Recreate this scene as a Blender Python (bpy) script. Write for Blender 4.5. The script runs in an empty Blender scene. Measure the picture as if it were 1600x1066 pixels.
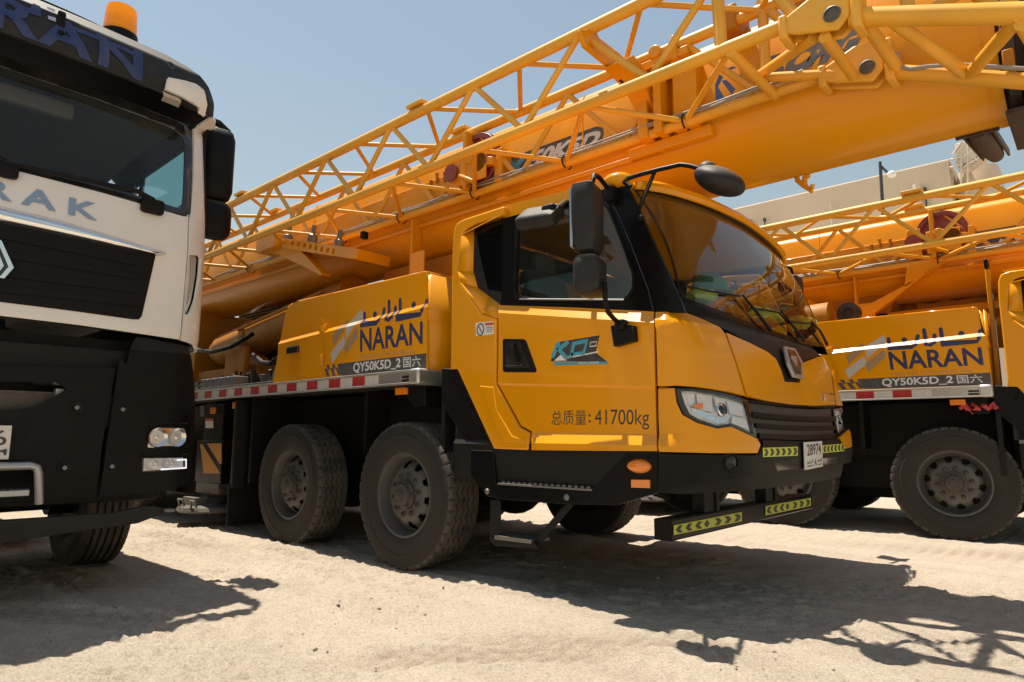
import bpy, bmesh, math, random
import numpy as np
from mathutils import Vector, Matrix, noise
from mathutils.geometry import tessellate_polygon
random.seed(7)
PI = math.pi
sc = bpy.context.scene
COL = sc.collection

# ------------------------------------------------------------------ camera
F = 1037.5                       # focal length in pixels of the 1600 wide photograph
CAM = Vector((0, 0, 0.97))
_y, _p, _r = (math.radians(a) for a in (131.803, 8.187, 0.167))
_f = Vector((math.cos(_y)*math.cos(_p), math.sin(_y)*math.cos(_p), math.sin(_p)))
_r0 = Vector((math.sin(_y), -math.cos(_y), 0)); _u0 = _r0.cross(_f)
RGT = math.cos(_r)*_r0 + math.sin(_r)*_u0
UPV = -math.sin(_r)*_r0 + math.cos(_r)*_u0
FWD = _f
cd = bpy.data.cameras.new('camera'); cam = bpy.data.objects.new('camera', cd); COL.objects.link(cam)
cd.sensor_width = 36; cd.lens = 36*F/1600; cd.clip_start = 0.05; cd.clip_end = 6000
m = Matrix.Identity(4)
for i in range(3):
    m[i][0] = RGT[i]; m[i][1] = UPV[i]; m[i][2] = -FWD[i]; m[i][3] = CAM[i]
cam.matrix_world = m
sc.camera = cam

# ------------------------------------------------------------------ sky, sun, exposure
SUN_TO = Vector((-0.285, -0.019, 1.0)).normalized()
w = bpy.data.worlds.new('World'); sc.world = w; w.use_nodes = True
nt = w.node_tree; bg = nt.nodes['Background']
sky = nt.nodes.new('ShaderNodeTexSky'); sky.sky_type = 'NISHITA'; sky.sun_disc = False
sky.sun_elevation = math.asin(SUN_TO.z); sky.sun_rotation = math.atan2(SUN_TO.x, SUN_TO.y)
sky.air_density = 2.2; sky.dust_density = 0.3; sky.ozone_density = 1.0
hs = nt.nodes.new('ShaderNodeHueSaturation'); hs.inputs['Saturation'].default_value = 0.80; hs.inputs['Hue'].default_value = 0.5
nt.links.new(sky.outputs[0], hs.inputs['Color']); nt.links.new(hs.outputs[0], bg.inputs['Color'])
bg.inputs['Strength'].default_value = 0.063
sd = bpy.data.lights.new('sun', 'SUN'); sd.energy = 5.0; sd.angle = math.radians(0.5); sd.color = (1.0, 0.93, 0.82)
so = bpy.data.objects.new('sun', sd); COL.objects.link(so)
so.rotation_euler = SUN_TO.to_track_quat('Z', 'Y').to_euler()
sc.view_settings.view_transform = 'Standard'; sc.view_settings.look = 'None'
sc.view_settings.exposure = 0.66; sc.view_settings.gamma = 1.0; sc.view_settings.use_curve_mapping = False

# ------------------------------------------------------------------ back-projection helpers (photo pixel -> point on a real plane)
def ray(px, py): return RGT*((px-800)/F) - UPV*((py-533)/F) + FWD
def onY(px, py, y): d = ray(px, py); return CAM + d*((y-CAM.y)/d.y)
def onX(px, py, x): d = ray(px, py); return CAM + d*((x-CAM.x)/d.x)
def onZ(px, py, z): d = ray(px, py); return CAM + d*((z-CAM.z)/d.z)
def proj(P):
    c = Vector(P)-CAM; zz = c.dot(FWD)
    return (800+F*c.dot(RGT)/zz, 533-F*c.dot(UPV)/zz)
def Z(x0, y0, s, pts): return [(x0+a/s, y0+b/s) for a, b in pts]     # zoomed-crop pixel -> photo pixel

# ------------------------------------------------------------------ materials
MATS = {}
def new_mat(name):
    mt = bpy.data.materials.new(name); mt.use_nodes = True
    MATS[name] = mt
    return mt, mt.node_tree, mt.node_tree.nodes['Principled BSDF']
def N(nt, t, **kw):
    n = nt.nodes.new(t)
    for k, v in kw.items():
        if k in n.inputs: n.inputs[k].default_value = v
        else: setattr(n, k, v)
    return n
def mat(name, col, rough=0.5, metal=0.0, coat=0.0, dust=0.0, dustcol=(0.42, 0.34, 0.25), dscale=6.0, bump=0.0, bscale=60.0, spec=0.5, var=0.06, updust=0.0, streak=0.0):
    """principled paint with value variation, a film of dust in patches, dust lying on upward faces and rain streaks"""
    mt, nt, b = new_mat(name)
    L = nt.links.new
    b.inputs['Base Color'].default_value = (*col, 1); b.inputs['Roughness'].default_value = rough
    b.inputs['Metallic'].default_value = metal; b.inputs['Specular IOR Level'].default_value = spec
    if coat: b.inputs['Coat Weight'].default_value = coat; b.inputs['Coat Roughness'].default_value = 0.06
    tc = N(nt, 'ShaderNodeTexCoord')
    cur = None
    if var:
        n = N(nt, 'ShaderNodeTexNoise', Scale=dscale*0.35, Detail=4.0); L(tc.outputs['Object'], n.inputs['Vector'])
        mr = N(nt, 'ShaderNodeMapRange'); mr.inputs['From Min'].default_value = 0.3; mr.inputs['From Max'].default_value = 0.7
        mr.inputs['To Min'].default_value = 1-var*1.6; mr.inputs['To Max'].default_value = 1+var
        L(n.outputs['Fac'], mr.inputs['Value'])
        mx = N(nt, 'ShaderNodeMix', data_type='RGBA', blend_type='MULTIPLY'); mx.inputs['Factor'].default_value = 1
        mx.inputs['A'].default_value = (*col, 1)
        cb = N(nt, 'ShaderNodeCombineColor'); 
        for i in range(3): L(mr.outputs[0], cb.inputs[i])
        L(cb.outputs[0], mx.inputs['B']); cur = mx.outputs['Result']
    if dust or updust or streak:
        fac = None
        if dust:
            n2 = N(nt, 'ShaderNodeTexNoise', Scale=dscale, Detail=8.0, Roughness=0.68); L(tc.outputs['Object'], n2.inputs['Vector'])
            m2 = N(nt, 'ShaderNodeMapRange'); m2.inputs['From Min'].default_value = 0.38; m2.inputs['From Max'].default_value = 0.72
            m2.inputs['To Min'].default_value = dust*0.15; m2.inputs['To Max'].default_value = dust
            L(n2.outputs['Fac'], m2.inputs['Value']); fac = m2.outputs[0]
        if streak:
            mp = N(nt, 'ShaderNodeMapping'); mp.inputs['Scale'].default_value = (14, 14, 0.7); L(tc.outputs['Object'], mp.inputs['Vector'])
            n3 = N(nt, 'ShaderNodeTexNoise', Scale=1.6, Detail=5.0); L(mp.outputs[0], n3.inputs['Vector'])
            m3 = N(nt, 'ShaderNodeMapRange'); m3.inputs['From Min'].default_value = 0.5; m3.inputs['From Max'].default_value = 0.8
            m3.inputs['To Max'].default_value = streak; L(n3.outputs['Fac'], m3.inputs['Value'])
            if fac is None: fac = m3.outputs[0]
            else:
                a = N(nt, 'ShaderNodeMath', operation='MAXIMUM'); L(fac, a.inputs[0]); L(m3.outputs[0], a.inputs[1]); fac = a.outputs[0]
        if updust:
            g = N(nt, 'ShaderNodeNewGeometry'); sx = N(nt, 'ShaderNodeSeparateXYZ'); L(g.outputs['Normal'], sx.inputs[0])
            m4 = N(nt, 'ShaderNodeMapRange'); m4.inputs['From Min'].default_value = 0.35; m4.inputs['From Max'].default_value = 1.0
            m4.inputs['To Max'].default_value = updust; L(sx.outputs['Z'], m4.inputs['Value'])
            if fac is None: fac = m4.outputs[0]
            else:
                a = N(nt, 'ShaderNodeMath', operation='MAXIMUM'); L(fac, a.inputs[0]); L(m4.outputs[0], a.inputs[1]); fac = a.outputs[0]
        mx2 = N(nt, 'ShaderNodeMix', data_type='RGBA'); L(fac, mx2.inputs['Factor'])
        if cur: L(cur, mx2.inputs['A'])
        else: mx2.inputs['A'].default_value = (*col, 1)
        mx2.inputs['B'].default_value = (*dustcol, 1); cur = mx2.outputs['Result']
        mr5 = N(nt, 'ShaderNodeMapRange'); mr5.inputs['To Min'].default_value = rough; mr5.inputs['To Max'].default_value = min(1, rough+0.55)
        L(fac, mr5.inputs['Value']); L(mr5.outputs[0], b.inputs['Roughness'])
    if cur: L(cur, b.inputs['Base Color'])
    if bump:
        n = N(nt, 'ShaderNodeTexNoise', Scale=bscale, Detail=5.0); L(tc.outputs['Object'], n.inputs['Vector'])
        bp = N(nt, 'ShaderNodeBump', Strength=bump, Distance=0.01); L(n.outputs['Fac'], bp.inputs['Height']); L(bp.outputs[0], b.inputs['Normal'])
    return mt

YEL = (0.76, 0.298, 0.0005)
mat('yellow paint', YEL, 0.25, coat=0.25, dust=0.03, dscale=3.0, var=0.02, streak=0.02, spec=0.25, dustcol=(0.5, 0.30, 0.08))
mat('yellow boom paint', (0.75, 0.300, 0.0006), 0.34, coat=0.15, dust=0.10, dscale=2.2, var=0.06, streak=0.12, dustcol=(0.54, 0.32, 0.08), spec=0.25)
mat('yellow jib paint', (0.76, 0.36, 0.012), 0.42, dust=0.25, dscale=7, var=0.08, dustcol=(0.64, 0.40, 0.14))
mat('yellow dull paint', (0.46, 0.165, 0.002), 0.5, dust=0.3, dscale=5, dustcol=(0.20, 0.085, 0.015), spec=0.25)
mat('black paint', (0.005, 0.005, 0.0055), 0.25, dust=0.010, dscale=9, updust=0.2, spec=0.10)
mat('black plastic', (0.0055, 0.0055, 0.006), 0.42, dust=0.014, dscale=8, updust=0.25, bump=0.08, bscale=400, spec=0.13)
mat('dusty black plastic', (0.012, 0.0115, 0.011), 0.5, dust=0.03, dscale=10, updust=0.40, bump=0.1, bscale=300, spec=0.3)
mat('chassis black', (0.006, 0.0055, 0.005), 0.55, dust=0.15, dscale=7, dustcol=(0.05, 0.038, 0.027), updust=0.3, spec=0.25)
mat('gloss black', (0.006, 0.006, 0.007), 0.16, coat=0.4, dust=0.06, dscale=6)
mat('tyre rubber', (0.022, 0.020, 0.018), 0.72, dust=0.85, dscale=6, dustcol=(0.125, 0.10, 0.078), bump=0.25, bscale=90, var=0.1)
mat('tyre sidewall', (0.013, 0.011, 0.009), 0.62, dust=0.95, dscale=5.5, dustcol=(0.032, 0.026, 0.021), bump=0.3, bscale=40, var=0.3)
mat('rim grey', (0.11, 0.108, 0.104), 0.45, metal=0.3, dust=0.75, dscale=7, dustcol=(0.085, 0.070, 0.056), bump=0.1, bscale=60)
mat('hub steel', (0.075, 0.068, 0.06), 0.5, metal=0.4, dust=0.6, dscale=14, dustcol=(0.10, 0.08, 0.06))
mat('aluminium', (0.62, 0.61, 0.59), 0.34, metal=0.85, dust=0.25, dscale=12, var=0.05)
mat('worn steel', (0.22, 0.21, 0.20), 0.42, metal=0.7, dust=0.45, dscale=18, dustcol=(0.20, 0.165, 0.13))
mat('dark steel', (0.06, 0.055, 0.05), 0.5, metal=0.3, dust=0.3, dscale=14)
mat('reflective red', (0.48, 0.012, 0.016), 0.35, dust=0.15, dscale=20)
mat('reflective white', (0.66, 0.64, 0.60), 0.4, dust=0.30, dscale=14)
mat('reflective lime', (0.60, 0.66, 0.035), 0.4, dust=0.2, dscale=16)
mat('decal black', (0.014, 0.014, 0.016), 0.45, dust=0.15, dscale=14)
mat('decal grey', (0.055, 0.055, 0.058), 0.45, dust=0.15, dscale=14)
mat('decal white', (0.72, 0.70, 0.66), 0.45, dust=0.15, dscale=14)
mat('decal silver', (0.50, 0.46, 0.41), 0.45, dust=0.2, dscale=14)
mat('decal taupe', (0.36, 0.23, 0.11), 0.5)
mat('decal navy', (0.010, 0.018, 0.085), 0.45, dust=0.1, dscale=14)
mat('decal blue', (0.03, 0.10, 0.32), 0.45, dust=0.15, dscale=10)
mat('decal slate', (0.10, 0.13, 0.17), 0.5, dust=0.3, dscale=10)
mat('decal cyan', (0.04, 0.30, 0.42), 0.45, dust=0.1, dscale=14)
mat('amber lens', (0.85, 0.24, 0.012), 0.18, coat=0.6, var=0.04)
mat('hazard yellow', (0.50, 0.20, 0.006), 0.5, dust=0.15, dscale=9)
mat('chrome', (0.82, 0.82, 0.83), 0.06, metal=1.0, var=0)
mat('reflector', (0.80, 0.80, 0.80), 0.12, metal=1.0, var=0)
mat('white paint', (0.78, 0.76, 0.72), 0.30, coat=0.4, dust=0.12, dscale=4, var=0.02)
mat('truck blue lettering', (0.008, 0.026, 0.115), 0.5, dust=0.08, dscale=9)
mat('silver letters', (0.42, 0.44, 0.47), 0.22, metal=0.9, var=0)
mat('emblem silver', (0.40, 0.40, 0.40), 0.35, metal=0.5, var=0)
mat('silver pipe', (0.42, 0.43, 0.43), 0.35, metal=0.6, dust=0.15, dscale=9)
mat('radiator', (0.11, 0.095, 0.08), 0.55, metal=0.4, dust=0.35, dscale=20)
mat('interior dark', (0.016, 0.016, 0.017), 0.65)
mat('interior grey', (0.14, 0.135, 0.13), 0.7)
mat('cream trim', (0.42, 0.40, 0.36), 0.6)
mat('green plastic', (0.03, 0.22, 0.10), 0.35)
mat('vest lime', (0.55, 0.62, 0.05), 0.7, bump=0.4, bscale=30)
mat('vest orange', (0.75, 0.20, 0.04), 0.7)
mat('red paint', (0.22, 0.016, 0.018), 0.4, dust=0.2, dscale=9)
mat('dark grease', (0.02, 0.016, 0.013), 0.4, dust=0.45, dscale=16, dustcol=(0.12, 0.06, 0.03))
mat('rusty roller', (0.05, 0.028, 0.02), 0.55, dust=0.6, dscale=14, dustcol=(0.10, 0.06, 0.04))
mat('cable', (0.30, 0.29, 0.27), 0.45)
mat('concrete wall', (0.66, 0.54, 0.40), 0.9, dust=0.4, dscale=0.35, dustcol=(0.54, 0.44, 0.33), bump=0.3, bscale=3, var=0.08)
mat('building metal', (0.60, 0.52, 0.42), 0.6)
mat('pole dark', (0.05, 0.05, 0.055), 0.5)
mat('lamp bowl', (0.75, 0.75, 0.74), 0.35, metal=0.25, var=0)
mat('lamp white', (0.8, 0.8, 0.78), 0.4)
mat('pebble', (0.34, 0.275, 0.21), 0.9, var=0.3, dscale=30)
mat('warn red', (0.5, 0.06, 0.03), 0.5)
mat('rope red', (0.55, 0.06, 0.07), 0.7, bump=0.6, bscale=70)

def glass(name, tint, gloss_rough=0.01, opacity=0.0, ior=1.5, body=(0.01, 0.01, 0.01)):
    mt, nt, b = new_mat(name); L = nt.links.new
    out = nt.nodes['Material Output']; nt.nodes.remove(b)
    tr = N(nt, 'ShaderNodeBsdfTransparent'); tr.inputs[0].default_value = (*tint, 1)
    gl = N(nt, 'ShaderNodeBsdfGlossy'); gl.inputs['Roughness'].default_value = gloss_rough
    fr = N(nt, 'ShaderNodeFresnel'); ge = N(nt, 'ShaderNodeNewGeometry'); mr = N(nt, 'ShaderNodeMapRange')      # a thin pane reflects alike from both faces
    mr.inputs['To Min'].default_value = ior; mr.inputs['To Max'].default_value = 1/ior; L(ge.outputs['Backfacing'], mr.inputs['Value']); L(mr.outputs[0], fr.inputs['IOR'])
    mx = N(nt, 'ShaderNodeMixShader'); L(fr.outputs[0], mx.inputs[0])
    if opacity:
        df = N(nt, 'ShaderNodeBsdfDiffuse'); df.inputs[0].default_value = (*body, 1)
        m1 = N(nt, 'ShaderNodeMixShader'); m1.inputs[0].default_value = opacity
        L(tr.outputs[0], m1.inputs[1]); L(df.outputs[0], m1.inputs[2]); L(m1.outputs[0], mx.inputs[1])
    else: L(tr.outputs[0], mx.inputs[1])
    L(gl.outputs[0], mx.inputs[2]); L(mx.outputs[0], out.inputs['Surface'])
    return mt
glass('windscreen glass', (0.66, 0.71, 0.71), ior=1.62, opacity=0.05, body=(0.20, 0.17, 0.13))
glass('side glass', (0.66, 0.71, 0.70), ior=1.55, opacity=0.04, body=(0.1, 0.1, 0.09))
glass('dark glass', (0.06, 0.06, 0.06), ior=1.5, opacity=0.3)
glass('truck glass', (0.72, 0.76, 0.75), ior=1.45, opacity=0.05, body=(0.08, 0.08, 0.07))
glass('lamp lens', (0.93, 0.93, 0.93), ior=1.45)
glass('mirror glass', (0.1, 0.1, 0.1), ior=6.0, opacity=0.8)

mt, nt, b = new_mat('beacon amber')
b.inputs['Base Color'].default_value = (1.0, 0.46, 0.01, 1); b.inputs['Roughness'].default_value = 0.12
b.inputs['Coat Weight'].default_value = 0.5
L = nt.links.new; tl = N(nt, 'ShaderNodeBsdfTranslucent'); tl.inputs[0].default_value = (1.0, 0.52, 0.01, 1)
ms = N(nt, 'ShaderNodeMixShader'); ms.inputs[0].default_value = 0.55; L(b.outputs[0], ms.inputs[1]); L(tl.outputs[0], ms.inputs[2]); L(ms.outputs[0], nt.nodes['Material Output'].inputs['Surface'])
mt, nt, b = new_mat('running light')
b.inputs['Base Color'].default_value = (0.9, 0.9, 0.9, 1); b.inputs['Emission Color'].default_value = (0.9, 0.95, 1, 1); b.inputs['Emission Strength'].default_value = 0.5

# mesh grille: diamond cells drawn in colour alone, dark at their centres
mt, nt, b = new_mat('grille mesh'); L = nt.links.new
b.inputs['Roughness'].default_value = 0.5
tc = N(nt, 'ShaderNodeTexCoord'); mp = N(nt, 'ShaderNodeMapping'); mp.inputs['Scale'].default_value = (1, 34, 44); L(tc.outputs['Object'], mp.inputs[0])
vo = N(nt, 'ShaderNodeTexVoronoi', Scale=1.0); vo.inputs['Randomness'].default_value = 0.0; L(mp.outputs[0], vo.inputs['Vector'])
cr = N(nt, 'ShaderNodeValToRGB'); cr.color_ramp.elements[0].position = 0.34; cr.color_ramp.elements[1].position = 0.5
cr.color_ramp.elements[0].color = (0.004, 0.004, 0.004, 1); cr.color_ramp.elements[1].color = (0.05, 0.046, 0.042, 1)
L(vo.outputs['Distance'], cr.inputs[0]); L(cr.outputs[0], b.inputs['Base Color'])

# ------------------------------------------------------------------ mesh builder
ORG = Vector((0, 0, 0))
class M:
    def __init__(self): self.bm = bmesh.new(); self.mi = 0
    def face(self, vs):
        try: f = self.bm.faces.new(vs)
        except ValueError: return None
        f.material_index = self.mi; f.smooth = True; return f
    def v(self, p): return self.bm.verts.new(p)
    def box(self, x0, x1, y0, y1, z0, z1):
        c = [self.v((x, y, z)) for x in (x0, x1) for y in (y0, y1) for z in (z0, z1)]
        for q in ((0,1,3,2), (4,6,7,5), (0,4,5,1), (2,3,7,6), (0,2,6,4), (1,5,7,3)): self.face([c[i] for i in q])
        return self
    def hexa(self, a, b):                # two quads (lists of 4 points), joined into a solid
        A = [self.v(p) for p in a]; B = [self.v(p) for p in b]
        self.face(A[::-1]); self.face(B)
        for i in range(4): j = (i+1) % 4; self.face([A[i], A[j], B[j], B[i]])
        return self
    def plate(self, loops, ext):         # flat polygon with holes (3-D loops) extruded by vector ext
        ext = Vector(ext); loops = [[Vector(p) for p in l] for l in loops]
        tris = tessellate_polygon(loops); flat = [p for l in loops for p in l]
        A = [self.v(p) for p in flat]; B = [self.v(p+ext) for p in flat]
        for t in tris:
            self.face([A[i] for i in t]); self.face([B[i] for i in t][::-1])
        k = 0
        for l in loops:
            n = len(l)
            for i in range(n):
                a, b2 = k+i, k+(i+1) % n
                self.face([A[a], A[b2], B[b2], B[a]])
            k += n
        return self
    def tube(self, pts, r, n=10, closed=False):
        pts = [Vector(p) for p in pts]; R = r if isinstance(r, (list, tuple)) else [r]*len(pts)
        rings = []; prev = None
        for i, p in enumerate(pts):
            a = pts[max(i-1, 0)]; b2 = pts[min(i+1, len(pts)-1)]
            if closed: a = pts[i-1]; b2 = pts[(i+1) % len(pts)]
            t = (b2-a).normalized()
            if prev is None:
                u = t.orthogonal().normalized()
            else:
                u = (prev - t*prev.dot(t)).normalized()
            prev = u; w2 = t.cross(u)
            rings.append([self.v(p + (u*math.cos(2*PI*k/n)+w2*math.sin(2*PI*k/n))*R[i]) for k in range(n)])
        m2 = len(rings)
        for i in range(m2 if closed else m2-1):
            a, b2 = rings[i], rings[(i+1) % m2]
            for k in range(n): j = (k+1) % n; self.face([a[k], a[j], b2[j], b2[k]])
        if not closed: self.face(rings[0][::-1]); self.face(rings[-1])
        return self
    def bar(self, p0, p1, r, n=10): return self.tube([p0, p1], r, n)
    def sqbar(self, p0, p1, w, h=None, up=(0, 0, 1)):
        p0, p1 = Vector(p0), Vector(p1); h = h or w; t = (p1-p0).normalized(); u = t.cross(Vector(up)).normalized(); vv = u.cross(t)
        q = [(u*a*w/2+vv*b2*h/2) for a, b2 in ((-1,-1), (1,-1), (1,1), (-1,1))]
        return self.hexa([p0+x for x in q], [p1+x for x in q])
    def lathe(self, prof, o, ax, n=24, cap=True):     # prof: (radius, along-axis)
        o = Vector(o); ax = Vector(ax).normalized(); u = ax.orthogonal().normalized(); w2 = ax.cross(u)
        rings = []
        for r, a in prof:
            rings.append([self.v(o+ax*a+(u*math.cos(2*PI*k/n)+w2*math.sin(2*PI*k/n))*max(r, 1e-4)) for k in range(n)])
        for i in range(len(rings)-1):
            for k in range(n): j = (k+1) % n; self.face([rings[i][k], rings[i][j], rings[i+1][j], rings[i+1][k]])
        if cap: self.face(rings[0][::-1]); self.face(rings[-1])
        return self
    def ell(self, c, r, nu=16, nv=10, rot=None):
        c = Vector(c); r = Vector(r) if not isinstance(r, (int, float)) else Vector((r, r, r))
        ret = bmesh.ops.create_uvsphere(self.bm, u_segments=nu, v_segments=nv, radius=1.0)
        for vv in ret['verts']:
            p = Vector((vv.co.x*r.x, vv.co.y*r.y, vv.co.z*r.z))
            if rot: p = rot @ p
            vv.co = p+c
        for f in {f for vv in ret['verts'] for f in vv.link_faces}: f.material_index = self.mi; f.smooth = True
        return self
    def grid(self, fn, nu, nv):
        g = [[self.v(fn(i/nu, j/nv)) for j in range(nv+1)] for i in range(nu+1)]
        for i in range(nu):
            for j in range(nv): self.face([g[i][j], g[i+1][j], g[i+1][j+1], g[i][j+1]])
        return self
    def rbox(self, c, half, r, rot=None, n=5, taper=None):    # soft box (superellipsoid-like)
        c = Vector(c); half = Vector(half); k = n+1; cache = {}
        def vert(a, b2, d):
            key = (a, b2, d)
            if key not in cache:
                p = Vector(((2*a/k-1)*half.x, (2*b2/k-1)*half.y, (2*d/k-1)*half.z))
                core = Vector((max(-half.x+r, min(half.x-r, p.x)), max(-half.y+r, min(half.y-r, p.y)), max(-half.z+r, min(half.z-r, p.z))))
                d2 = p-core
                if d2.length > 1e-9: p = core + d2.normalized()*r
                if taper: p = taper(p)
                if rot: p = rot @ p
                cache[key] = self.v(p+c)
            return cache[key]
        for i in range(k):
            for j in range(k):
                for e in (0, k):
                    self.face([vert(e, i, j), vert(e, i+1, j), vert(e, i+1, j+1), vert(e, i, j+1)])
                    self.face([vert(i, e, j), vert(i+1, e, j), vert(i+1, e, j+1), vert(i, e, j+1)])
                    self.face([vert(i, j, e), vert(i+1, j, e), vert(i+1, j+1, e), vert(i, j+1, e)])
        return self
    def build(self, name, mats, parent=None, bevel=0.0, sharp=32, solid=0.0, bseg=2, flat=False, recalc=True):
        if not isinstance(mats, (list, tuple)): mats = [mats]
        bm = self.bm
        if recalc: bmesh.ops.recalc_face_normals(bm, faces=bm.faces[:])
        else: bm.normal_update()
        ca = math.radians(sharp)
        for e in bm.edges:
            if len(e.link_faces) == 2:
                try: e.smooth = e.calc_face_angle() < ca
                except ValueError: pass
        if flat:
            for f in bm.faces: f.smooth = False
        for vv in bm.verts: vv.co -= ORG
        me = bpy.data.meshes.new(name); bm.to_mesh(me); bm.free()
        for k in mats: me.materials.append(MATS[k])
        o = bpy.data.objects.new(name, me); COL.objects.link(o)
        if parent: o.parent = parent
        else: o.location = ORG
        while o.parent and o.parent.parent and o.parent.parent.parent: o.parent = o.parent.parent
        if solid:
            md = o.modifiers.new('solid', 'SOLIDIFY'); md.thickness = solid; md.offset = -1
        if bevel:
            md = o.modifiers.new('bevel', 'BEVEL'); md.width = bevel; md.segments = bseg; md.limit_method = 'ANGLE'; md.angle_limit = math.radians(35); md.harden_normals = False
        return o

def thing(name, label, cat, loc, group=None):
    global ORG
    o = bpy.data.objects.new(name, None); COL.objects.link(o); o.location = loc; o.empty_display_size = 0.3
    o['label'] = label; o['category'] = cat
    if group: o['group'] = group
    ORG = Vector(loc)
    return o
def tag(o, label, cat, group=None):
    o['label'] = label; o['category'] = cat
    if group: o['group'] = group
    return o
def struct(o): o['kind'] = 'structure'; return o
def copy_tree(o, parent=None):
    c = o.copy(); COL.objects.link(c)
    if parent: c.parent = parent
    for ch in list(o.children): copy_tree(ch, c)
    return c

def rounded(pts, r, n=4):                # round the corners of a 2-D polygon
    out = []; k = len(pts)
    for i in range(k):
        p0, p1, p2 = Vector(pts[i-1]), Vector(pts[i]), Vector(pts[(i+1) % k])
        a, b2 = p0-p1, p2-p1; rr = min(r, a.length*0.45, b2.length*0.45)
        A, B = p1+a.normalized()*rr, p1+b2.normalized()*rr
        for j in range(n+1):
            t = j/n; out.append(tuple(A*(1-t)**2 + p1*2*t*(1-t) + B*t*t))
    return out
def flat_poly(pts, y): return [onY(a, b2, y) for a, b2 in pts]

_txt = {}
def text_tris(s, bold=0.0, shear=0.0, space=1.0, res=4):
    """outline triangles of a string, normalised to a unit box"""
    key = (s, bold, shear, space)
    if key in _txt: return _txt[key]
    cu = bpy.data.curves.new('t', 'FONT'); cu.body = s; cu.size = 1; cu.offset = bold; cu.shear = shear; cu.space_character = space; cu.resolution_u = res
    o = bpy.data.objects.new('t', cu); COL.objects.link(o)
    dg = bpy.context.evaluated_depsgraph_get(); me = bpy.data.meshes.new_from_object(o.evaluated_get(dg))
    bpy.data.objects.remove(o); bpy.data.curves.remove(cu)
    vs = [v.co.copy() for v in me.vertices]; fs = [tuple(p.vertices) for p in me.polygons]; bpy.data.meshes.remove(me)
    x0 = min(v.x for v in vs); x1 = max(v.x for v in vs); y0 = min(v.y for v in vs); y1 = max(v.y for v in vs)
    vs = [((v.x-x0)/(x1-x0), (v.y-y0)/(y1-y0)) for v in vs]
    _txt[key] = (vs, fs); return _txt[key]
def add_text(m, s, BL, BR, TL, TR, up, bold=0.0, shear=0.0, space=1.0, mapf=None, lift=0.0004):
    """lay a string into the quadrilateral BL BR TL TR (3-D), lifted by vector up"""
    vs, fs = text_tris(s, bold, shear, space); up = Vector(up)
    BL, BR, TL, TR = (Vector(p) for p in (BL, BR, TL, TR))
    V = []
    for u, t in vs:
        p = BL*(1-u)*(1-t)+BR*u*(1-t)+TL*(1-u)*t+TR*u*t + up*lift
        V.append(m.v(mapf(p) if mapf else p))
    for f in fs: m.face([V[i] for i in f])
def stroke(m, pts, w, up, mapf=None, round_caps=True):
    """flat ribbon of width w along 3-D points lying in a plane with normal up"""
    pts = [Vector(p) for p in pts]; up = Vector(up)
    if mapf: pts = [mapf(p) for p in pts]
    L, R = [], []
    for i, p in enumerate(pts):
        t = (pts[min(i+1, len(pts)-1)]-pts[max(i-1, 0)]).normalized(); s = t.cross(up).normalized()
        k = 1.0
        if 0 < i < len(pts)-1:
            t0 = (pts[i]-pts[i-1]).normalized(); k = 1/max(0.5, t.dot(t0))
        L.append(m.v(p+s*w/2*k)); R.append(m.v(p-s*w/2*k))
    for i in range(len(pts)-1): m.face([L[i], L[i+1], R[i+1], R[i]])
    if round_caps:
        for e, q in ((0, pts[0]), (-1, pts[-1])):
            t = (pts[1]-pts[0]).normalized() if e == 0 else (pts[-1]-pts[-2]).normalized(); s = t.cross(up).normalized()
            sg = -1 if e == 0 else 1
            ring = [m.v(q + (s*math.cos(a)+t*sg*math.sin(a))*w/2 + up*0.0006) for a in [PI*k/6 for k in range(7)]]
            m.face(ring)

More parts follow.
